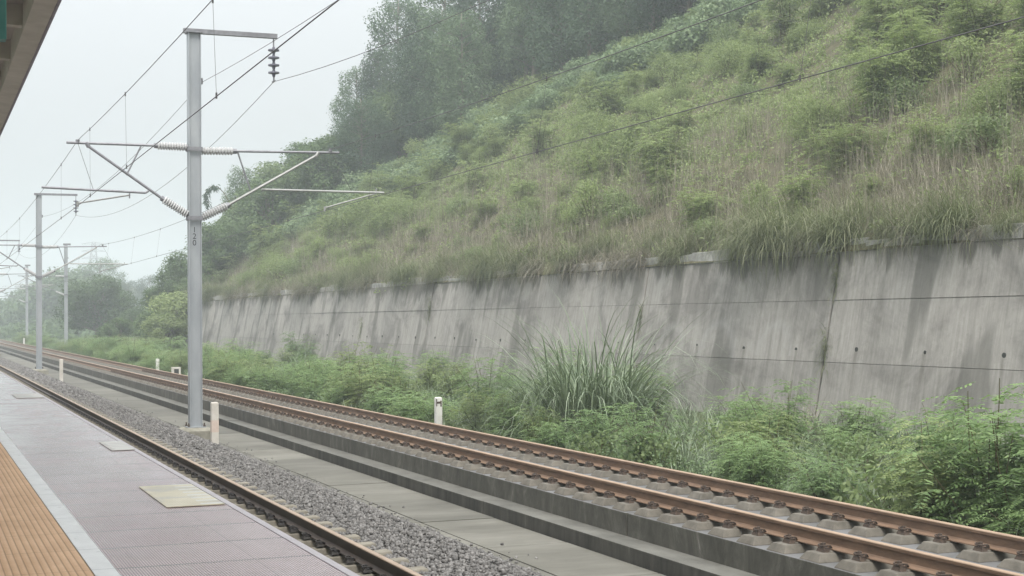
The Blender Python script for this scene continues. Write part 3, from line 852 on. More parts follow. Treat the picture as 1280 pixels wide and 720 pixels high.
# end of the slope beyond the wall, running down to the verge
xs2 = np.linspace(18.0, 21.3, 6); ys2 = np.linspace(JB[-1], 420, 60)
V = np.array([[x, y, -0.7 + (hill(21.22, y) + .7) * ((x - 18) / 3.3) ** 1.3] for y in ys2 for x in xs2]); nx = 6
Q = np.array([[j*nx+i, j*nx+i+1, (j+1)*nx+i+1, (j+1)*nx+i] for j in range(59) for i in range(5)])
tag(link('hillside_toe', arr_mesh('hillside_toe', V, Q, M['soil'])), kind='structure')
def ground(x, y):
    if x >= 21.3: return hill(x, y)
    if x > 18 and y > JB[-1]: return -0.7 + (hill(21.22, y) + .7) * ((x - 18) / 3.3) ** 1.3
    if x > 11.2: return gz(x, y)
    return -0.9

# ------------------------------------------------------------------ plant geometry
def unit(a): return a / np.maximum(np.linalg.norm(a, axis=-1, keepdims=True), 1e-9)
def leaves(P, D, L, W, nrm=None):
    """rhombic leaves: base P, direction D, length L, width W"""
    N = len(P)
    D = unit(D)
    up = nrm if nrm is not None else rng.normal(size=(N, 3))
    Sd = unit(np.cross(D, up))
    mid = P + D * (L * .45)[:, None]
    V = np.stack([P, mid + Sd * (W / 2)[:, None], P + D * L[:, None], mid - Sd * (W / 2)[:, None]], 1).reshape(-1, 3)
    return V, np.arange(4 * N).reshape(-1, 4)
def blades(P, az, el, L, W, curl, seg=5, grav=1.0):
    """arching grass blades built as tapering strips"""
    N = len(P)
    hd = np.stack([np.cos(az), np.sin(az), np.zeros(N)], 1)
    sd = np.stack([-np.sin(az), np.cos(az), np.zeros(N)], 1)
    pts = [P]; e = el.copy(); cur = P.copy()
    for k in range(seg):
        d = hd * np.cos(e)[:, None] + np.array([0, 0, 1.0]) * np.sin(e)[:, None]
        cur = cur + d * (L / seg)[:, None]; pts.append(cur)
        e = e - curl * (0.4 + 1.2 * k / seg) * grav
    rows = []
    for k, q in enumerate(pts):
        w = W * (1 - (k / seg) ** 1.6) * .5 + .0008
        rows += [q - sd * w[:, None], q + sd * w[:, None]]
    V = np.stack(rows, 1).reshape(-1, 3)
    n = 2 * (seg + 1)
    f = np.array([[2*k, 2*k+1, 2*k+3, 2*k+2] for k in range(seg)])
    Q = (f[None] + (np.arange(N) * n)[:, None, None]).reshape(-1, 4)
    return V, Q
def stems_mesh(name, paths, r0, r1, mat):
    b = MB()
    for pts in paths:
        n = len(pts); b.tube(pts, [r0 + (r1 - r0) * i / (n - 1) for i in range(n)], 5)
    return b.mesh(name, mat)

def feather_shrub(h, spread, n_stem, n_frond, lw=0.02):
    """upright weed shrub with layered pinnate fronds"""
    paths = []; Ps = []; Ds = []; Ls = []; Ws = []; Ns = []
    for s in range(n_stem):
        az = rng.uniform(0, 2*PI); lean = rng.uniform(.05, .75); L = h * rng.uniform(.6, 1.05)
        p = np.array([rng.normal() * .12 * spread, rng.normal() * .12 * spread, -.1]); pts = [p.copy()]; e = PI/2 - lean * .5
        for k in range(8):
            e -= lean * .075
            p = p + np.array([math.cos(az) * math.cos(e) * spread, math.sin(az) * math.cos(e) * spread, math.sin(e)]) * L / 8
            az += rng.normal() * .12; pts.append(p.copy())
        paths.append(pts); pts = np.array(pts)
        for f in range(n_frond):
            t = rng.uniform(.18, 1.0) ** .8 * 7.98; i = int(t); b0 = pts[i] * (1 - t + i) + pts[i+1] * (t - i)
            fa = rng.uniform(0, 2*PI); fe = rng.uniform(-.25, .6); FL = rng.uniform(.24, .46) * (1.1 - .3 * t / 8)
            side_len = rng.uniform(0.03, .28)
            b0 = b0 + np.array([math.cos(fa), math.sin(fa), .25]) * side_len
            hd = np.array([math.cos(fa), math.sin(fa), 0]); sd = np.array([-math.sin(fa), math.cos(fa), 0])
            n = 10
            for k in range(n):
                q = k / (n - 1); ee = fe - q * .9
                pos = b0 + hd * FL * q * math.cos(fe - q * .4) + np.array([0, 0, 1]) * FL * q * math.sin(fe - q * .45)
                for sg in (-1, 1):
                    Ps.append(pos); Ds.append(hd * .5 + sd * sg + np.array([0, 0, -.25 + rng.normal() * .12])); Ls.append(FL * .27 * (1 - .55 * abs(q - .4))); Ws.append(lw * rng.uniform(.8, 1.3))
                    Ns.append(np.array([0, 0, 1]) + rng.normal(size=3) * .25)
    V, Q = leaves(np.array(Ps), np.array(Ds), np.array(Ls), np.array(Ws), np.array(Ns))
    return V, Q, paths

def crown_leaves(clumps, per, ll, lw, flat=.8, droop=.2):
    """leaf clumps spread in a list of (x,y,z,r) lobes; leaf faces turn outward from the lobe"""
    Ps = []; Ds = []; Ns = []
    for (x, y, z, r) in clumps:
        n = max(6, int(per * r * r))
        d = unit(rng.normal(size=(n, 3))); rad = r * rng.uniform(.12, 1.0, n) ** .38
        lump = 1 + .22 * np.sin(d[:, 0] * 5 + x * 3) * np.sin(d[:, 1] * 5 + y * 3) + rng.normal(size=n) * .07
        Ps.append(np.array([x, y, z]) + d * (rad * lump)[:, None] * np.array([1, 1, flat]))
        nr = unit(d + np.array([0, 0, .35]) + rng.normal(size=(n, 3)) * .42)
        tg = rng.normal(size=(n, 3)); tg -= nr * np.sum(tg * nr, 1, keepdims=True)
        Ds.append(unit(tg) + d * .25 + np.array([0, 0, -droop])); Ns.append(nr)
    P = np.concatenate(Ps); D = np.concatenate(Ds); N = len(P)
    return leaves(P, D, ll * rng.uniform(.6, 1.3, N), lw * rng.uniform(.7, 1.3, N), np.concatenate(Ns))

def bush_arrays(r, h, n_lobe, per, ll, lw):
    cl = []; paths = []
    for k in range(n_lobe):
        a = rng.uniform(0, 2*PI); d = r * rng.uniform(0, .8); z = h * rng.uniform(.25, .85) * (1 - .35 * d / r)
        cl.append((d * math.cos(a), d * math.sin(a), z, r * rng.uniform(.28, .5)))
        paths.append([(0, 0, -.2), (d * .4 * math.cos(a), d * .4 * math.sin(a), z * .5), (d * math.cos(a), d * math.sin(a), z)])
    V, Q = crown_leaves(cl, per, ll, lw)
    return V, Q, paths

def plant(name, arr, leaf_mat_, stem_r, part='foliage', stem_mat='stem'):
    V, Q, paths = arr
    root = empty(name)
    link(part, arr_mesh(part, V, Q, leaf_mat_), root)
    if paths: link('stem', stems_mesh('stem', paths, stem_r, stem_r * .3, M[stem_mat]), root)
    return root
used = set()
def put(proto, loc, rz, sc, label, cat, group, tilt=0.0):
    o = proto if proto.name not in used else copy_tree(proto)
    used.add(proto.name); used.add(o.name)
    o.location = loc; o.rotation_euler = (random.uniform(-tilt, tilt), random.uniform(-tilt, tilt), rz)
    o.scale = sc if isinstance(sc, (tuple, list)) else (sc, sc, sc)
    tag(o, label, cat, group); return o

# ---- weeds between the slab track and the wall
fs = [plant('feathery_shrub', feather_shrub(1.55, 1.0, 16, 27, .024), M['weed'], .011),
      plant('feathery_shrub', feather_shrub(1.3, 1.35, 18, 23, .022), M['weed'], .010),
      plant('feathery_shrub', feather_shrub(1.85, .9, 15, 28, .025), M['weed'], .012),
      plant('feathery_shrub', feather_shrub(1.6, 1.15, 14, 28, .027), M['lime'], .012)]
lb = [plant('leafy_bush', bush_arrays(.75, 1.05, 16, 420, .11, .055), M['bush'], .012),
      plant('leafy_bush', bush_arrays(.9, .85, 18, 330, .09, .04), M['vine'], .012)]
def where(y):
    for lim, s in ((17, 'at the right edge of the slab track'), (22, 'below the nearest wall panels'), (28, 'right of the big reed clump'),
                   (36, 'left of the big reed clump'), (48, 'by the white marker post'), (66, 'behind the 120 pole'), (95, 'where the wall fades left of the 120 pole')):
        if y < lim: return s
    return 'far along the hazy verge'
def row(x): return 'beside the rail' if x < 13.2 else 'mid verge' if x < 16.5 else 'under the wall'
cnt = 0
spots = []
for y in np.concatenate([np.arange(11.5, 122, 1.0), np.arange(122, 200, 2.4)]):
    step = 1.0 + y / 90
    spots.append((11.95 + random.uniform(-.15, .5), y + random.uniform(-.3, .3), random.uniform(.6, .95)))
    if random.random() < .8: spots.append((random.uniform(13.0, 15.2), y + random.uniform(-.5, .5), random.uniform(.65, 1.0)))
    if random.random() < .62: spots.append((random.uniform(15.4, 19.6), y + random.uniform(-.5, .5), random.uniform(.6, 1.0)))
random.shuffle(spots)
for (x, y, s) in spots:
    if 27.5 < y < 33.5 and 12.8 < x < 16.2: continue
    if y < 20.5: s *= 1.2
    if 20.5 < y < 27: s *= 1.12
    s *= random.uniform(.9, 1.3)
    if x < 12.7 and min(abs(y - 34.2), abs(y - 78.5), abs(y - 72.0)) < 1.3: continue
    kind = random.random()
    rz = random.uniform(0, 2*PI)
    if kind < .78:
        p_ = random.choice(fs); lab = 'bright green feathery shrub ' + row(x) + ' ' + where(y); nm = 'shrub'
    else:
        p_ = random.choice(lb); lab = 'rounded leafy green bush ' + row(x) + ' ' + where(y); nm = 'bush'
    put(p_, (x, y, ground(x, y)), rz, (s * random.uniform(.9, 1.15), s * random.uniform(.9, 1.15), s * random.uniform(.85, 1.12)), lab, nm, 'weeds growing between the slab track and the wall', .08)

# big reed clump and smaller ones
def reed(n, L, spread, w, up=(1.15, 1.5), curl=.22, seg=6):
    a = rng.uniform(0, 2*PI, n); rr = spread * np.sqrt(rng.uniform(0, 1, n))
    P = np.stack([rr * np.cos(a), rr * np.sin(a), np.full(n, -.1)], 1)
    az = a + rng.normal(size=n) * .7
    return blades(P, az, rng.uniform(*up, n), L * rng.uniform(.5, 1.05, n), w * rng.uniform(.6, 1.2, n), rng.uniform(.4, 1.6, n) * curl, seg)
def grass_thing(name, VQ, mat):
    root = empty(name); link('blades', arr_mesh('blades', VQ[0], VQ[1], mat), root); return root
big = grass_thing('reed_clump', reed(820, 4.0, 1.0, .034, (.9, 1.52), .29, 8), M['reed'])
link('dead_blades', arr_mesh('dead_blades', *reed(260, 2.1, 1.0, .018, (.3, 1.4), .45, 7), M['dry']), big)
put(big, (14.2, 30.5, -.5), 0, 1.05, 'tall silvery green reed clump arching in front of the wall, largest on the verge', 'reeds', 'reed clumps on the verge')
sm = grass_thing('reed_clump', reed(320, 2.4, .6, .024, (.7, 1.5), .36, 8), M['reed'])
put(sm, (12.9, 29.6, -.5), 1.0, 1.0, 'lower reed clump leaning from the left foot of the largest clump', 'reeds', 'reed clumps on the verge')
for (u, v, x, s, lab) in ((375, 478, 15.5, 1.1, 'drooping reed clump against the wall foot right of the 120 pole'),
                          (1040, 625, 12.2, .5, 'small pale reed tuft among feathery shrubs beside the rail'),
                          (850, 590, 12.6, .62, 'thin grassy clump right of the largest reed clump'),
                          (985, 560, 14.5, .6, 'grassy clump under the open wall joint'),
                          (620, 530, 12.3, .6, 'pale arching reed tuft just right of the white marker post')):
    q = at(u, v, x=x); put(sm, (x, q[1], ground(x, q[1])), random.uniform(0, 6), s, lab, 'reeds', 'reed clumps on the verge')
dryc = grass_thing('dry_grass_clump', reed(220, 1.5, .45, .016, (1.0, 1.5), .2), M['dry'])
for (u, v, x, s, lab) in ((470, 505, 12.6, .9, 'straw brown grass clump by the far rusty rail'), (435, 450, 17.5, 1.2, 'tall dry brown weed against the wall'),
                          (700, 500, 17.0, 1.0, 'dry grass behind the largest reed clump'), (1000, 540, 17.5, .9, 'dry grass at the wall foot below the open joint'),
                          (800, 560, 13.0, .7, 'dry grass at the right foot of the largest reed clump')):
    q = at(u, v, x=x); put(dryc, (x, q[1], ground(x, q[1])), random.uniform(0, 6), s, lab, 'dry grass', 'dry grass clumps on the verge')
# tufts rooted in wall joints
n_ = 150
tuft = grass_thing('wall_tuft', blades(np.stack([rng.normal(size=n_) * .02, rng.normal(size=n_) * .05, rng.uniform(-.55, .45, n_)], 1), PI + rng.normal(size=n_) * 1.0, rng.uniform(-.9, .9, n_), rng.uniform(.15, .55, n_), rng.uniform(.006, .014, n_), rng.uniform(.3, .7, n_), 5), M['hang'])
for (y, z, s, lab) in ((30.95, 3.3, 1.0, 'brown tuft hanging from the upper part of the open wall joint'), (30.95, 1.5, 1.0, 'dry tuft rooted low in the open wall joint'),
                       (41.25, 2.3, .8, 'dark small tuft in the wall joint above the reeds'), (61.85, 2.8, 1.0, 'dark tuft in the wall joint left of centre'), (72.1, 1.9, 1.0, 'dark tuft low in the far wall joint')):
    put(tuft, (wx(z) + .0, y, z), 0, s, lab, 'grass tuft', 'tufts growing in the wall joints')

# low weeds that cover the verge soil: one mass
N = 26000
x = 11.15 + 9 * rng.uniform(0, 1, N); y = 10 + 230 * rng.uniform(0, 1, N) ** 1.7
z = np.array([ground(a, c) for a, c in zip(x, y)])
a = rng.uniform(0, 2*PI, N)
V1 = blades(np.stack([x, y, z], 1), a, rng.uniform(.7, 1.5, N), rng.uniform(.25, .75, N), rng.uniform(.01, .028, N) * (1 + y / 90), rng.uniform(.1, .5, N), 3)
tag(link('verge_grass', arr_mesh('verge_grass', V1[0], V1[1], M['reed'])), 'low green grass and weeds covering the verge', 'grass', kind='stuff')

# ---- grass hanging over the wall top
hg = []
for k in range(5):
    n = 780 if k < 3 else 420
    P = np.stack([rng.normal(size=n) * .22, rng.normal(size=n) * .30, rng.uniform(-.05, .15, n)], 1)
    az = PI + rng.normal(size=n) * (1.3 if k < 3 else .8)
    L = rng.uniform(.4, 1.7, n) * (1 if k < 3 else .8)
    VQ = blades(P, az, rng.uniform(.2, 1.55, n) if k < 3 else rng.uniform(-.2, 1.0, n), L, rng.uniform(.007, .017, n), rng.uniform(.2, .65, n), 7)
    hg.append(grass_thing('hanging_grass_clump' if k < 3 else 'dry_grass_skirt', VQ, M['hang'] if k < 3 else M['dry']))
y = 20.5
while y < 128:
    s = random.uniform(.45, 1.3) * (1.2 if y < 38 else 1.0)
    near = 'above the nearest wall bay' if y < 31 else 'above the second wall bay' if y < 41 else 'above the third wall bay' if y < 51.5 else 'above the fourth wall bay' if y < 62 else 'above the hazy far wall bays'
    big_ = 'broad' if s > .85 else 'short'
    dens = .5 + .5 * math.sin(y * .9) * math.sin(y * .37 + 1)
    r = random.random()
    if math.sin(y * .62 + 2.2) + .4 * math.sin(y * 1.7) > .72: r = 2
    if r < .38:
        put(random.choice(hg[3:]), (wx(ZT) + random.uniform(.2, .5), y, ZT + .18), random.uniform(-.5, .5), (s, s, s), f'{big_} dry brown grass skirt hanging down {near}', 'dry grass', 'grass clumps along the wall top')
    elif r < .38 + .5 * dens + .12:
        put(random.choice(hg[:3]), (wx(ZT) + random.uniform(.25, .55), y, ZT + .2), random.uniform(-.6, .6), (s, s * 1.1, s), f'{big_} olive grass clump hanging over the wall top {near}', 'grass clump', 'grass clumps along the wall top')
    s = random.uniform(.4, 1.0)
    put(random.choice(hg[:3]), (wx(ZT) + random.uniform(.8, 1.7), y, ZT + random.uniform(.45, .7)), random.uniform(0, 6.3), (s, s, s), f'olive grass clump growing just behind the wall top {near}', 'grass clump', 'grass clumps along the wall top')
    y += random.uniform(.35, 1.0)

# ---- slope grass: one mass
def slope_pts(n, ymin=16, ymax=135, xmax=58, pw=1.3):
    out = []
    while len(out) < n:
        y = ymin + (ymax - ymin) * random.random() ** pw; x = 21.5 + (xmax - 21.5) * random.random() ** 1.25
        out.append((x, y))
    a = np.array(out); z = np.array([hill(p, q) for p, q in out]); return np.column_stack([a, z])
def tufts(n, per, L, w, mat_up, curl, ymin=16, ymax=130, pw=1.4, xmax=58):
    T = slope_pts(n, ymin, ymax, xmax, pw); T = np.repeat(T, per, 0); N = len(T)
    T = T + np.column_stack([rng.normal(size=(N, 2)) * .16, np.zeros(N) - .05])
    sz = np.repeat(rng.uniform(.6, 1.3, n), per) * L
    wid = w * rng.uniform(.7, 1.3, N) * (1 + T[:, 1] / 70)
    return blades(T, rng.uniform(0, 2*PI, N), rng.uniform(*mat_up, N), sz * rng.uniform(.6, 1.1, N), wid, rng.uniform(.3, 1.4, N) * curl, 3)
VQ = tufts(9000, 14, .58, .010, (.3, 1.45), .4)
tag(link('slope_grass', arr_mesh('slope_grass', *VQ, M['grass'])), 'rough olive green grass covering the hillside above the wall', 'grass', kind='stuff')
VQ = tufts(2600, 7, 1.7, .006, (1.1, 1.55), .1, xmax=30)
tag(link('dry_stalks', arr_mesh('dry_stalks', *VQ, M['dry'])), 'thin pale dry stalks standing in the slope grass', 'dry stalks', kind='stuff')

N = 15000; per = 30
T = slope_pts(N, 16, 128, 58, 1.35)
# leafy scrub gets denser up the slope, sparse in the dry band above the wall
T = T[[random.random() < min(1, max(.22, (p[0] - 22.5) / 7)) for p in T]]; N = len(T)
C0 = np.repeat(T, per, 0); sz = np.repeat(.22 + .6 * rng.random(N) ** 1.7, per)
nn = len(C0); d = unit(rng.normal(size=(nn, 3))); d[:, 2] = np.abs(d[:, 2])
Pq = C0 + d * (sz * rng.uniform(.55, 1, nn))[:, None]; k_ = 1 + Pq[:, 1] / 90
nr = unit(d + np.array([0, 0, .4]) + rng.normal(size=(nn, 3)) * .45)
tg = rng.normal(size=(nn, 3)); tg -= nr * np.sum(tg * nr, 1, keepdims=True)
V, Q = leaves(Pq, unit(tg) + d * .3, .10 * rng.uniform(.6, 1.4, nn) * k_, .042 * rng.uniform(.7, 1.3, nn) * k_, nr)
tag(link('slope_undergrowth', arr_mesh('slope_undergrowth', V, Q, M['lime'])), 'low leafy green undergrowth among the slope grass', 'undergrowth', kind='stuff')
VQ = tufts(3800, 16, .8, .008, (.3, 1.4), .5, xmax=26)
tag(link('dry_slope_grass', arr_mesh('dry_slope_grass', *VQ, M['dry'])), 'matted tan dry grass on the lower slope', 'dry grass', kind='stuff')
# ---- slope bushes
sb = [plant('slope_bush', bush_arrays(1.0, 1.3, 22, 760, .105, .042), M['bush'], .02),
      plant('slope_bush', bush_arrays(1.2, 1.0, 26, 600, .095, .04), M['bush'], .02),
      plant('slope_bush', bush_arrays(.8, 1.7, 20, 800, .11, .038), M['lime'], .02),
      plant('slope_bush', bush_arrays(1.4, 1.5, 32, 520, .10, .036), M['lime'], .02)]
fr = [plant('slope_sapling', feather_shrub(1.9, .9, 12, 28, .034), M['lime'], .014), plant('slope_sapling', feather_shrub(1.4, 1.4, 13, 26, .034), M['lime'], .014)]
vb = [plant('vine_mound', bush_arrays(1.6, 1.2, 30, 300, .18, .13), M['vine'], .02), plant('vine_mound', bush_arrays(1.3, 1.6, 28, 300, .17, .12), M['vine'], .02)]
TL = [np.array(p) for p in ((46.5, 80, 0), (42.5, 90, 0), (40.5, 97, 0), (38, 104, 0), (35, 110, 0), (32, 117, 0), (27.5, 124, 0))]
def tl_x(y):
    if y <= 80: return 46.5 + (80 - y) * .55
    for a, c in zip(TL[:-1], TL[1:]):
        if a[1] <= y <= c[1]: return a[0] + (c[0] - a[0]) * (y - a[1]) / (c[1] - a[1])
    return 27.5
def zone(x): return 'low on the slope above the wall' if x < 26 else 'midway up the slope' if x < 34 else 'high on the slope'
def along(y): return 'near the right picture edge' if y < 38 else 'right of centre' if y < 55 else 'above mid wall' if y < 80 else 'toward the left end'
n = 0
while n < 560:
    y = 18 + 110 * random.random() ** 1.25; x = 22.3 + 32 * random.random() ** 1.1
    if x > tl_x(y) - 1: continue
    clump = math.sin(x * .55 + 1.3) * math.sin(y * .29 + x * .2) + .6 * math.sin(x * 1.3 + y * .7)
    if clump < random.uniform(-1.3, .45): continue
    n += 1
    r = random.random(); s = (.5 + 1.15 * random.random() ** 1.8) * (1 if x > 25 else .72) * (1.25 if y > 85 else 1)
    if r < .52: p_ = random.choice(sb + sb[2:]); nm, lab = 'bush', 'rounded green bush'
    else: p_ = random.choice(fr); nm, lab = 'sapling', 'yellow green feathery sapling'
    put(p_, (x, y, hill(x, y) - .1), random.uniform(0, 6.3), (s, s, s * random.uniform(.8, 1.2)), f'{lab} {zone(x)} {along(y)}', nm, 'bushes and saplings on the hillside', .1)
n = 0
while n < 190:
    y = 58 + 62 * random.random(); x = tl_x(y) - random.uniform(-1.5, 8.5) * (1 if y < 100 else .6)
    if x < 23: continue
    n += 1; s = random.uniform(.7, 1.3)
    w_ = 'just below the tall trees' if x > tl_x(y) - 2.5 else 'in the leafy band below the trees'
    put(random.choice(vb), (x, y, hill(x, y) - .15), random.uniform(0, 6.3), s, f'pale green vine covered mound {w_} {along(y)}', 'vine mound', 'vine mounds below the trees', .1)

# ---- trees
def euc_proto(h, n_cl, spread):
    b = MB()
    trunk = [(0.15 * math.sin(k * .8) * k / 8, .12 * math.cos(k) * k / 8, -0.5 + (h + .3) * k / 8) for k in range(9)]
    b.tube(trunk, [.20 - .02 * k for k in range(9)], 7)
    cl = []
    for k in range(n_cl):
        t = .20 + .77 * (k + rng.uniform(0, 1)) / n_cl; a = k * 2.4 + rng.uniform(-.4, .4); z = h * t
        u_ = (t - .20) / .80
        rad = spread * math.sqrt(max(.03, 1 - (2 * u_ - .85) ** 2 / 1.45)) * rng.uniform(.45, .95)
        i = min(7, int(t * 8)); bx, by = trunk[i][0], trunk[i][1]
        c = (bx + rad * math.cos(a), by + rad * math.sin(a), z, rng.uniform(.85, 1.45) * (1.2 - .45 * u_))
        cl.append(c)
        b.tube([(bx, by, z - .12 * h * rng.uniform(.4, .8)), (bx + rad * .5 * math.cos(a), by + rad * .5 * math.sin(a), z - .35), (c[0], c[1], z)], [.06, .04, .015], 5)
    V, Q = crown_leaves(cl, 270, .26, .12, 1.05, .2)
    root = empty('eucalyptus_tree'); link('crown', arr_mesh('crown', V, Q, M['euc']), root); link('trunk', b.mesh('trunk', M['bark'], True), root)
    return root, h
def broad_proto(h, R, n_cl, mat, per=165, ll=.36, lw=.17):
    b = MB(); b.tube([(0, 0, -.5), (.1, 0, h * .2), (.05, .1, h * .42)], [.28, .22, .16], 8)
    cl = []
    for k in range(n_cl):
        a = rng.uniform(0, 2*PI); t = rng.uniform(.25, 1.0); rmax = R * math.sqrt(max(.08, 1 - ((t - .5) / .55) ** 2)); d = rmax * rng.uniform(.3, .95)
        z = h * (.12 + .82 * t); r_ = R * rng.uniform(.2, .36); cl.append((d * math.cos(a), d * math.sin(a), z, r_))
        b.tube([(0.05, .05, h * .3 * (.6 + t * .5)), (d * .5 * math.cos(a), d * .5 * math.sin(a), z * .8), (d * math.cos(a), d * math.sin(a), z)], [.1, .06, .02], 5)
    V, Q = crown_leaves(cl, per, ll, lw, .85, .3)
    root = empty('broadleaf_tree'); link('crown', arr_mesh('crown', V, Q, mat), root); link('trunk', b.mesh('trunk', M['bark'], True), root)
    return root, h
EU = [euc_proto(15, 40, 2.7), euc_proto(15, 34, 2.2), euc_proto(15, 48, 3.2)]
BT = [broad_proto(8, 3.6, 46, M['tree']), broad_proto(8, 3.0, 40, M['tree']), broad_proto(8, 4.4, 60, M['tree']), broad_proto(8, 3.6, 44, M['lime'])]
def tree(protos, u, vtop, y, label, name, group, wide=1.0, i=None, depth=None):
    q = at(u, 300, y=y); x = q[0]; z0 = ground(x, y); zt = at(u, vtop, y=y)[2]
    P_, h = protos[i if i is not None else random.randrange(len(protos))]
    s = (zt - z0) / h
    put(P_, (x, y, z0), random.uniform(0, 6.3), (s * wide, s * wide, s), label, 'tree', group)
under = []
# stand of eucalyptus along and above the crest
G_ = 'tall eucalyptus trees at the top of the slope'
tree(EU, 452, 122, 117, 'short pale crowned eucalyptus at the lower left end of the tall stand', 'e', G_, 1.5, 2)
tree(EU, 447, 84, 128, 'eucalyptus at the left edge of the tall stand against the sky', 'e', G_, 1.0, 0)
tree(EU, 474, 62, 126, 'second eucalyptus from the left edge of the tall stand', 'e', G_, 1.0, 1)
tree(EU, 500, -8, 124, 'eucalyptus whose top meets the upper frame edge above the stand', 'e', G_, .9, 2)
tree(EU, 480, 150, 119, 'low eucalyptus in front of the left edge of the tall stand', 'e', G_, 1.4, 1)
for (u0, v0, y0_) in ((520, 210, 110), (560, 185, 106), (600, 160, 104), (650, 135, 100), (700, 110, 97), (740, 85, 93), (780, 60, 90), (825, 35, 85), (870, 10, 81), (920, -15, 77)):
    for rrow in range(2):
        u = u0 + random.uniform(-22, 22) + rrow * 8; y = y0_ + rrow * 6 + random.uniform(-1.5, 1.5)
        x = at(u, 200, y=y)[0]; zt = hill(x, y) + random.uniform(10, 13) + rrow * 2.5
        # height by nature, not by picture
        P_, h = EU[random.randrange(3)]; s = (zt - hill(x, y)) / h
        pos = ('front row' if rrow == 0 else 'second row' if rrow == 1 else 'back row')
        side = 'left part' if u < 580 else 'middle part' if u < 720 else 'right part'
        put(P_, (x, y, hill(x, y) - .2), random.uniform(0, 6.3), (s * random.uniform(.85, 1.25), s * random.uniform(.85, 1.25), s), f'tall dark eucalyptus in the {pos} of the stand, {side}', 'tree', G_)
for k in range(26):
    u = random.uniform(450, 900); y = np.interp(u, [440, 600, 780, 870, 920], [119, 107, 94, 86, 80]) + random.uniform(0, 14)
    x = at(u, 200, y=y)[0]; P_, h = BT[random.randrange(3)] if False else (None, None)
    under.append((x, y))
# mixed trees where the slope runs out on the left
G2 = 'trees beyond the end of the wall'
for (u, vt, y, i, w, lab) in ((398, 205, 128, 0, 1.0, 'broad tree right under the bracket tip, beside the tall stand'), (360, 222, 132, 1, .9, 'green tree behind the bracket brace'),
        (405, 245, 122, 2, 1.1, 'low bushy tree at the foot of the tall stand'), (330, 240, 138, 1, .8, 'slim tree below the arching bamboo'), (345, 275, 126, 2, 1.2, 'bushy tree low behind the registration tube'),
        (300, 268, 132, 0, 1.0, 'bushy tree just right of the 120 pole'), (283, 300, 128, 2, 1.1, 'low tree right of the pole number'), (262, 318, 126, 1, 1.0, 'small yellow green tree right against the 120 pole'),
        (228, 318, 138, 0, 1.0, 'dark tree directly left of the 120 pole'), (205, 355, 140, 2, 1.0, 'low round tree left of the 120 pole'), (222, 366, 123, 3, 1.25, 'light green bushy tree at the wall end left of the 120 pole'), (212, 392, 121, 3, 1.5, 'pale yellow green bush tree draping the wall end'),
        (185, 395, 136, 2, 1.0, 'low bush like tree at the verge left of the wall end'), (122, 345, 185, 2, 1.0, 'large round hazy tree standing alone on the verge'), 
        (240, 345, 150, 1, 1.1, 'tree half hidden behind the 120 pole'), (170, 385, 165, 0, 1.2, 'pale tree between the large round one and the wall end')):
    tree(BT, u, vt, y, lab, 'b', G2, w, i)
for (u, vt, y, w, lab) in ((272, 292, 134, 1.2, 'short eucalyptus just right of the pole number'), (388, 196, 131, 1.1, 'slender eucalyptus under the right bracket tip'), (352, 212, 136, 1.1, 'slender eucalyptus crossing behind the right bracket brace'), (304, 208, 142, 1.2, 'conical hazy eucalyptus rising behind the bracket strut'), (315, 225, 146, 1.1, 'second conical eucalyptus close to the first'), (126, 322, 330, 1.5, 'lone faint tall tree in front of the lattice tower'), (188, 343, 330, 1.4, 'faint pointed tree on the hazy skyline right of the large round one'),
                           (160, 350, 320, 1.4, 'faint tree top on the skyline behind the large round one'), (145, 352, 335, 1.4, 'faint tree top behind the large round tree, left of another')):
    tree(EU, u, vt, y, lab, 'e', 'hazy eucalyptus on the skyline', w)
for k in range(30):
    u = random.uniform(262, 432); y = random.uniform(119, 150); x = at(u, 200, y=y)[0]
    if x < 23.5: continue
    P_, h = BT[random.randrange(3)]; sc = random.uniform(.5, .85)
    put(P_, (x, y, ground(x, y) - .3), random.uniform(0, 6.3), (sc * 1.15, sc * 1.15, sc), 'bushy green tree in the wooded end of the slope right of the 120 pole', 'tree', G2)
for k in range(12):
    u = random.uniform(95, 250); y = random.uniform(130, 175); x = at(u, 200, y=y)[0]
    if x < 17: continue
    P_, h = BT[random.randrange(3)]; sc = random.uniform(.25, .5)
    put(P_, (x, y, ground(x, y) - .2), random.uniform(0, 6.3), (sc * 1.3, sc * 1.3, sc), 'low bushy green tree on the verge left of the 120 pole', 'tree', G2)
for (x, y) in under:
    P_, h = BT[random.randrange(3)]; sc = random.uniform(.55, .95)
    put(P_, (x, y, hill(x, y) - .4), random.uniform(0, 6.3), (sc * 1.1, sc * 1.1, sc), 'low dark understory tree among the eucalyptus trunks', 'tree', 'understory trees on the crest')
# arching bamboo tips
def bamboo(pts, label):
    pts = [Vector(p) for p in pts]; base = pts[0]; root = empty('bamboo', base)
    rel = [p - base for p in pts]
    b = MB(); b.tube(rel, [.05 - .04 * i / len(rel) for i in range(len(rel))], 6); b.build('culm', M['stem'], root)
    P = []; D = []
    for i in range(len(rel) - 1):
        if i < len(rel) * .35: continue
        for k in range(60):
            t = random.random(); P.append(np.array(rel[i].lerp(rel[i+1], t)) + rng.normal(size=3) * .1); D.append(np.array([random.gauss(0, .5), random.gauss(0, .5), -.7]))
    N = len(P); V, Q = leaves(np.array(P), np.array(D), rng.uniform(.3, .6, N), rng.uniform(.07, .12, N))
    link('foliage', arr_mesh('foliage', V, Q, M['euc']), root); tag(root, label, 'bamboo', 'arching bamboo tips')
y = 131
def bp(u, v): q = at(u, v, y=y); return (q[0], q[1], q[2])
q = bp(300, 280); 
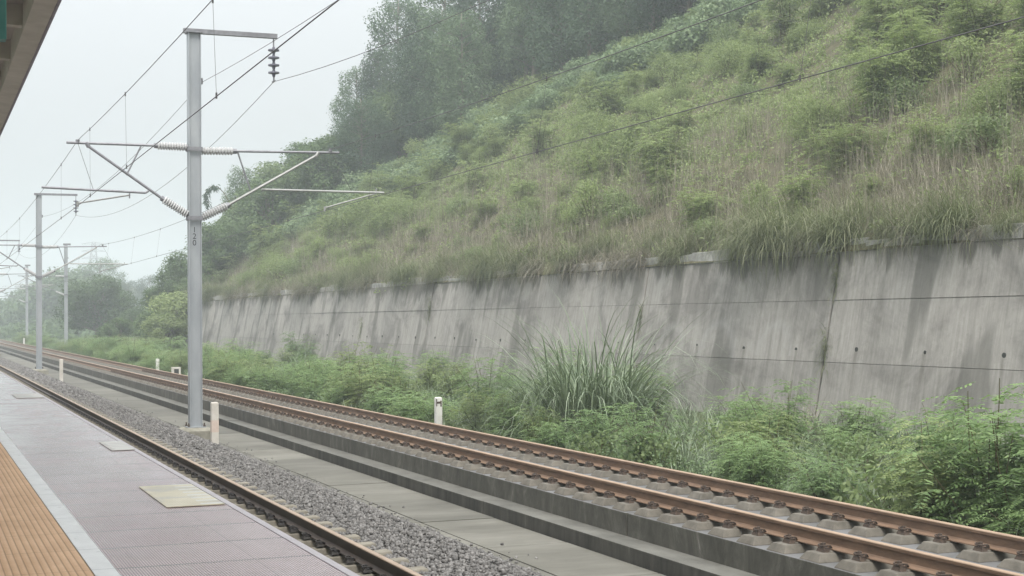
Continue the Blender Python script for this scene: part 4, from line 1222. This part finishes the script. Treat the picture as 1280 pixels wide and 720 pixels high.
bamboo([(q[0], q[1], ground(q[0], q[1])), bp(296, 275), bp(288, 256), bp(280, 241), bp(272, 233), bp(264, 233), bp(258, 240), bp(257, 250), bp(261, 257)], 'bamboo culm curling over in a loop beside the 120 pole')
q = bp(395, 230)
bamboo([(q[0], q[1], ground(q[0], q[1])), bp(396, 230), bp(392, 205), bp(384, 190), bp(376, 184), bp(368, 186), bp(364, 193)], 'bamboo tip bending over by the end of the right bracket')

# distant woods: one hazy mass
parts = []
for k in range(520):
    y = random.uniform(300, 640) if k < 360 else random.uniform(235, 310); u = random.uniform(-60, 330) if k < 360 else random.uniform(-50, 110); q = at(u, 380, y=y); x = q[0]
    if x < 17: continue
    hump = 8.5 * math.exp(-((u - 85) / 48) ** 2) if y > 300 else 0
    h = random.uniform(4, 7.5) * (1 + (y - 300) / 600) * (1 if k < 360 else .45); z0 = ground(x, y) if x < 250 and y < 420 else -.7
    for j in range(5):
        r_ = random.uniform(1.2, 2.3) * (1 + (y - 215) / 500)
        parts.append(crown_leaves([(x + random.gauss(0, 2.2), y + random.gauss(0, 2), z0 + hump + h * random.uniform(.25, 1) - r_ * .5, r_)], 18, .9, .5, .9))
V, Q = cat_arrays(parts)
tag(link('distant_woods', arr_mesh('distant_woods', V, Q, M['tree'])), 'far hazy woodland closing the line at the left', 'woods', kind='stuff')
b = MB()
nx_, ny_ = 34, 16
vs = []; fq = []
for j in range(ny_):
    for i in range(nx_):
        x = -130 + i * 14; y = 300 + j * 26
        q = at(85, 380, y=y)[0]
        vs.append((x, y, -1.0 + 15.5 * math.exp(-((x - q - 2) / (14 + y * .02)) ** 2) * math.exp(-((y - 440) / 110) ** 2) + 6 * math.exp(-((x - 90) / 60) ** 2) * math.exp(-((y - 470) / 90) ** 2)))
for j in range(ny_ - 1):
    for i in range(nx_ - 1): fq.append((j*nx_+i, j*nx_+i+1, (j+1)*nx_+i+1, (j+1)*nx_+i))
b.add(vs, fq); tag(b.build('far_hills', M['soil_low'], smooth=True), kind='structure')

# lattice tower in the haze
q = at(117, 300, y=470); zt = q[2] + .0
tw = empty('transmission_tower', (q[0], 470, -.9)); tag(tw, 'faint lattice transmission tower above the hazy trees', 'tower')
ht = at(117, 303, y=470)[2] + .9
def lat(z): return 3.0 * (1 - z / ht) + .45
b = MB()
lv = [ht * t for t in (0, .22, .4, .55, .68, .79, .88, .95, 1)]
for sx in (-1, 1):
    for sy in (-1, 1): b.tube([(sx * lat(z), sy * lat(z), z) for z in lv], .11, 4)
for z0, z1 in zip(lv[:-1], lv[1:]):
    for a, c in (((-1,-1),(1,-1)), ((1,-1),(1,1)), ((1,1),(-1,1)), ((-1,1),(-1,-1))):
        b.tube([(a[0]*lat(z0), a[1]*lat(z0), z0), (c[0]*lat(z1), c[1]*lat(z1), z1)], .06, 3); b.tube([(c[0]*lat(z0), c[1]*lat(z0), z0), (a[0]*lat(z1), a[1]*lat(z1), z1)], .06, 3)
b.build('lattice_body', M['galv'], tw)
for t in (.82, .90, .98):
    b = MB(); z = ht * t; b.tube([(-3.6, 0, z), (0, 0, z + .7), (3.6, 0, z)], .1, 4); b.tube([(-3.6, 0, z), (3.6, 0, z)], .09, 4); b.build('cross_arm', M['galv'], tw)

# ------------------------------------------------------------------ haze, light, world
hz_ = bpy.data.materials.new('haze'); hz_.use_nodes = True
t = hz_.node_tree; t.nodes.clear()
o_ = t.nodes.new('ShaderNodeOutputMaterial'); pv = t.nodes.new('ShaderNodeVolumePrincipled')
pv.inputs['Color'].default_value = (0.87, 0.94, 0.98, 1); pv.inputs['Density'].default_value = 0.0015; pv.inputs['Anisotropy'].default_value = 0.15
t.links.new(pv.outputs[0], o_.inputs['Volume'])
b = MB(); b.box(-610, 910, -160, 1310, -2.0, 62)
tag(b.build('haze', hz_), kind='stuff', label='pale summer haze over the line', cat='haze')

W = bpy.data.worlds.new('World'); S.world = W; W.use_nodes = True
t = W.node_tree; t.nodes.clear()
o_ = t.nodes.new('ShaderNodeOutputWorld'); bg = t.nodes.new('ShaderNodeBackground'); sk = t.nodes.new('ShaderNodeTexSky')
SE, SR = math.radians(58), math.radians(200)
sk.sky_type = 'NISHITA'; sk.sun_disc = False; sk.sun_elevation = SE; sk.sun_rotation = SR
sk.air_density = 1.0; sk.dust_density = 6.0; sk.ozone_density = 1.0
mx = t.nodes.new('ShaderNodeMix'); mx.data_type = 'RGBA'; mx.inputs[0].default_value = 0.93
# overcast cloud layer: zenith three times as bright as the horizon (CIE overcast sky)
tc = t.nodes.new('ShaderNodeTexCoord'); sp = t.nodes.new('ShaderNodeSeparateXYZ'); t.links.new(tc.outputs['Generated'], sp.inputs[0])
mr = t.nodes.new('ShaderNodeMapRange'); mr.inputs['From Min'].default_value = 0.0; mr.inputs['From Max'].default_value = 1.0
mr.inputs['To Min'].default_value = 0.145; mr.inputs['To Max'].default_value = 1.0; t.links.new(sp.outputs[2], mr.inputs['Value'])
vm = t.nodes.new('ShaderNodeVectorMath'); vm.operation = 'SCALE'; vm.inputs[0].default_value = (9.55, 9.8, 9.92)
t.links.new(mr.outputs[0], vm.inputs['Scale']); t.links.new(vm.outputs[0], mx.inputs[7])
t.links.new(sk.outputs[0], mx.inputs[6]); t.links.new(mx.outputs[2], bg.inputs['Color'])
bg.inputs['Strength'].default_value = 0.12
t.links.new(bg.outputs[0], o_.inputs['Surface'])
sd = bpy.data.lights.new('sun', 'SUN'); sd.energy = 1.5; sd.angle = math.radians(25); sd.color = (1, .96, .9)
so = bpy.data.objects.new('sun', sd); COL.objects.link(so)
# sun direction matching the sky: Nishita rotation turns clockwise from +Y
dirv = Vector((math.sin(SR) * math.cos(SE), math.cos(SR) * math.cos(SE), math.sin(SE)))
so.rotation_euler = dirv.to_track_quat('Z', 'Y').to_euler(); so.location = (0, -20, 50)

vs_ = S.view_settings; vs_.view_transform = 'Standard'; vs_.look = 'None'; vs_.exposure = 1.25; vs_.gamma = 1.0; vs_.use_curve_mapping = False
cy = S.cycles
cy.use_denoising = True
cy.max_bounces = 6; cy.diffuse_bounces = 3; cy.glossy_bounces = 3; cy.transmission_bounces = 3; cy.volume_bounces = 1; cy.transparent_max_bounces = 4
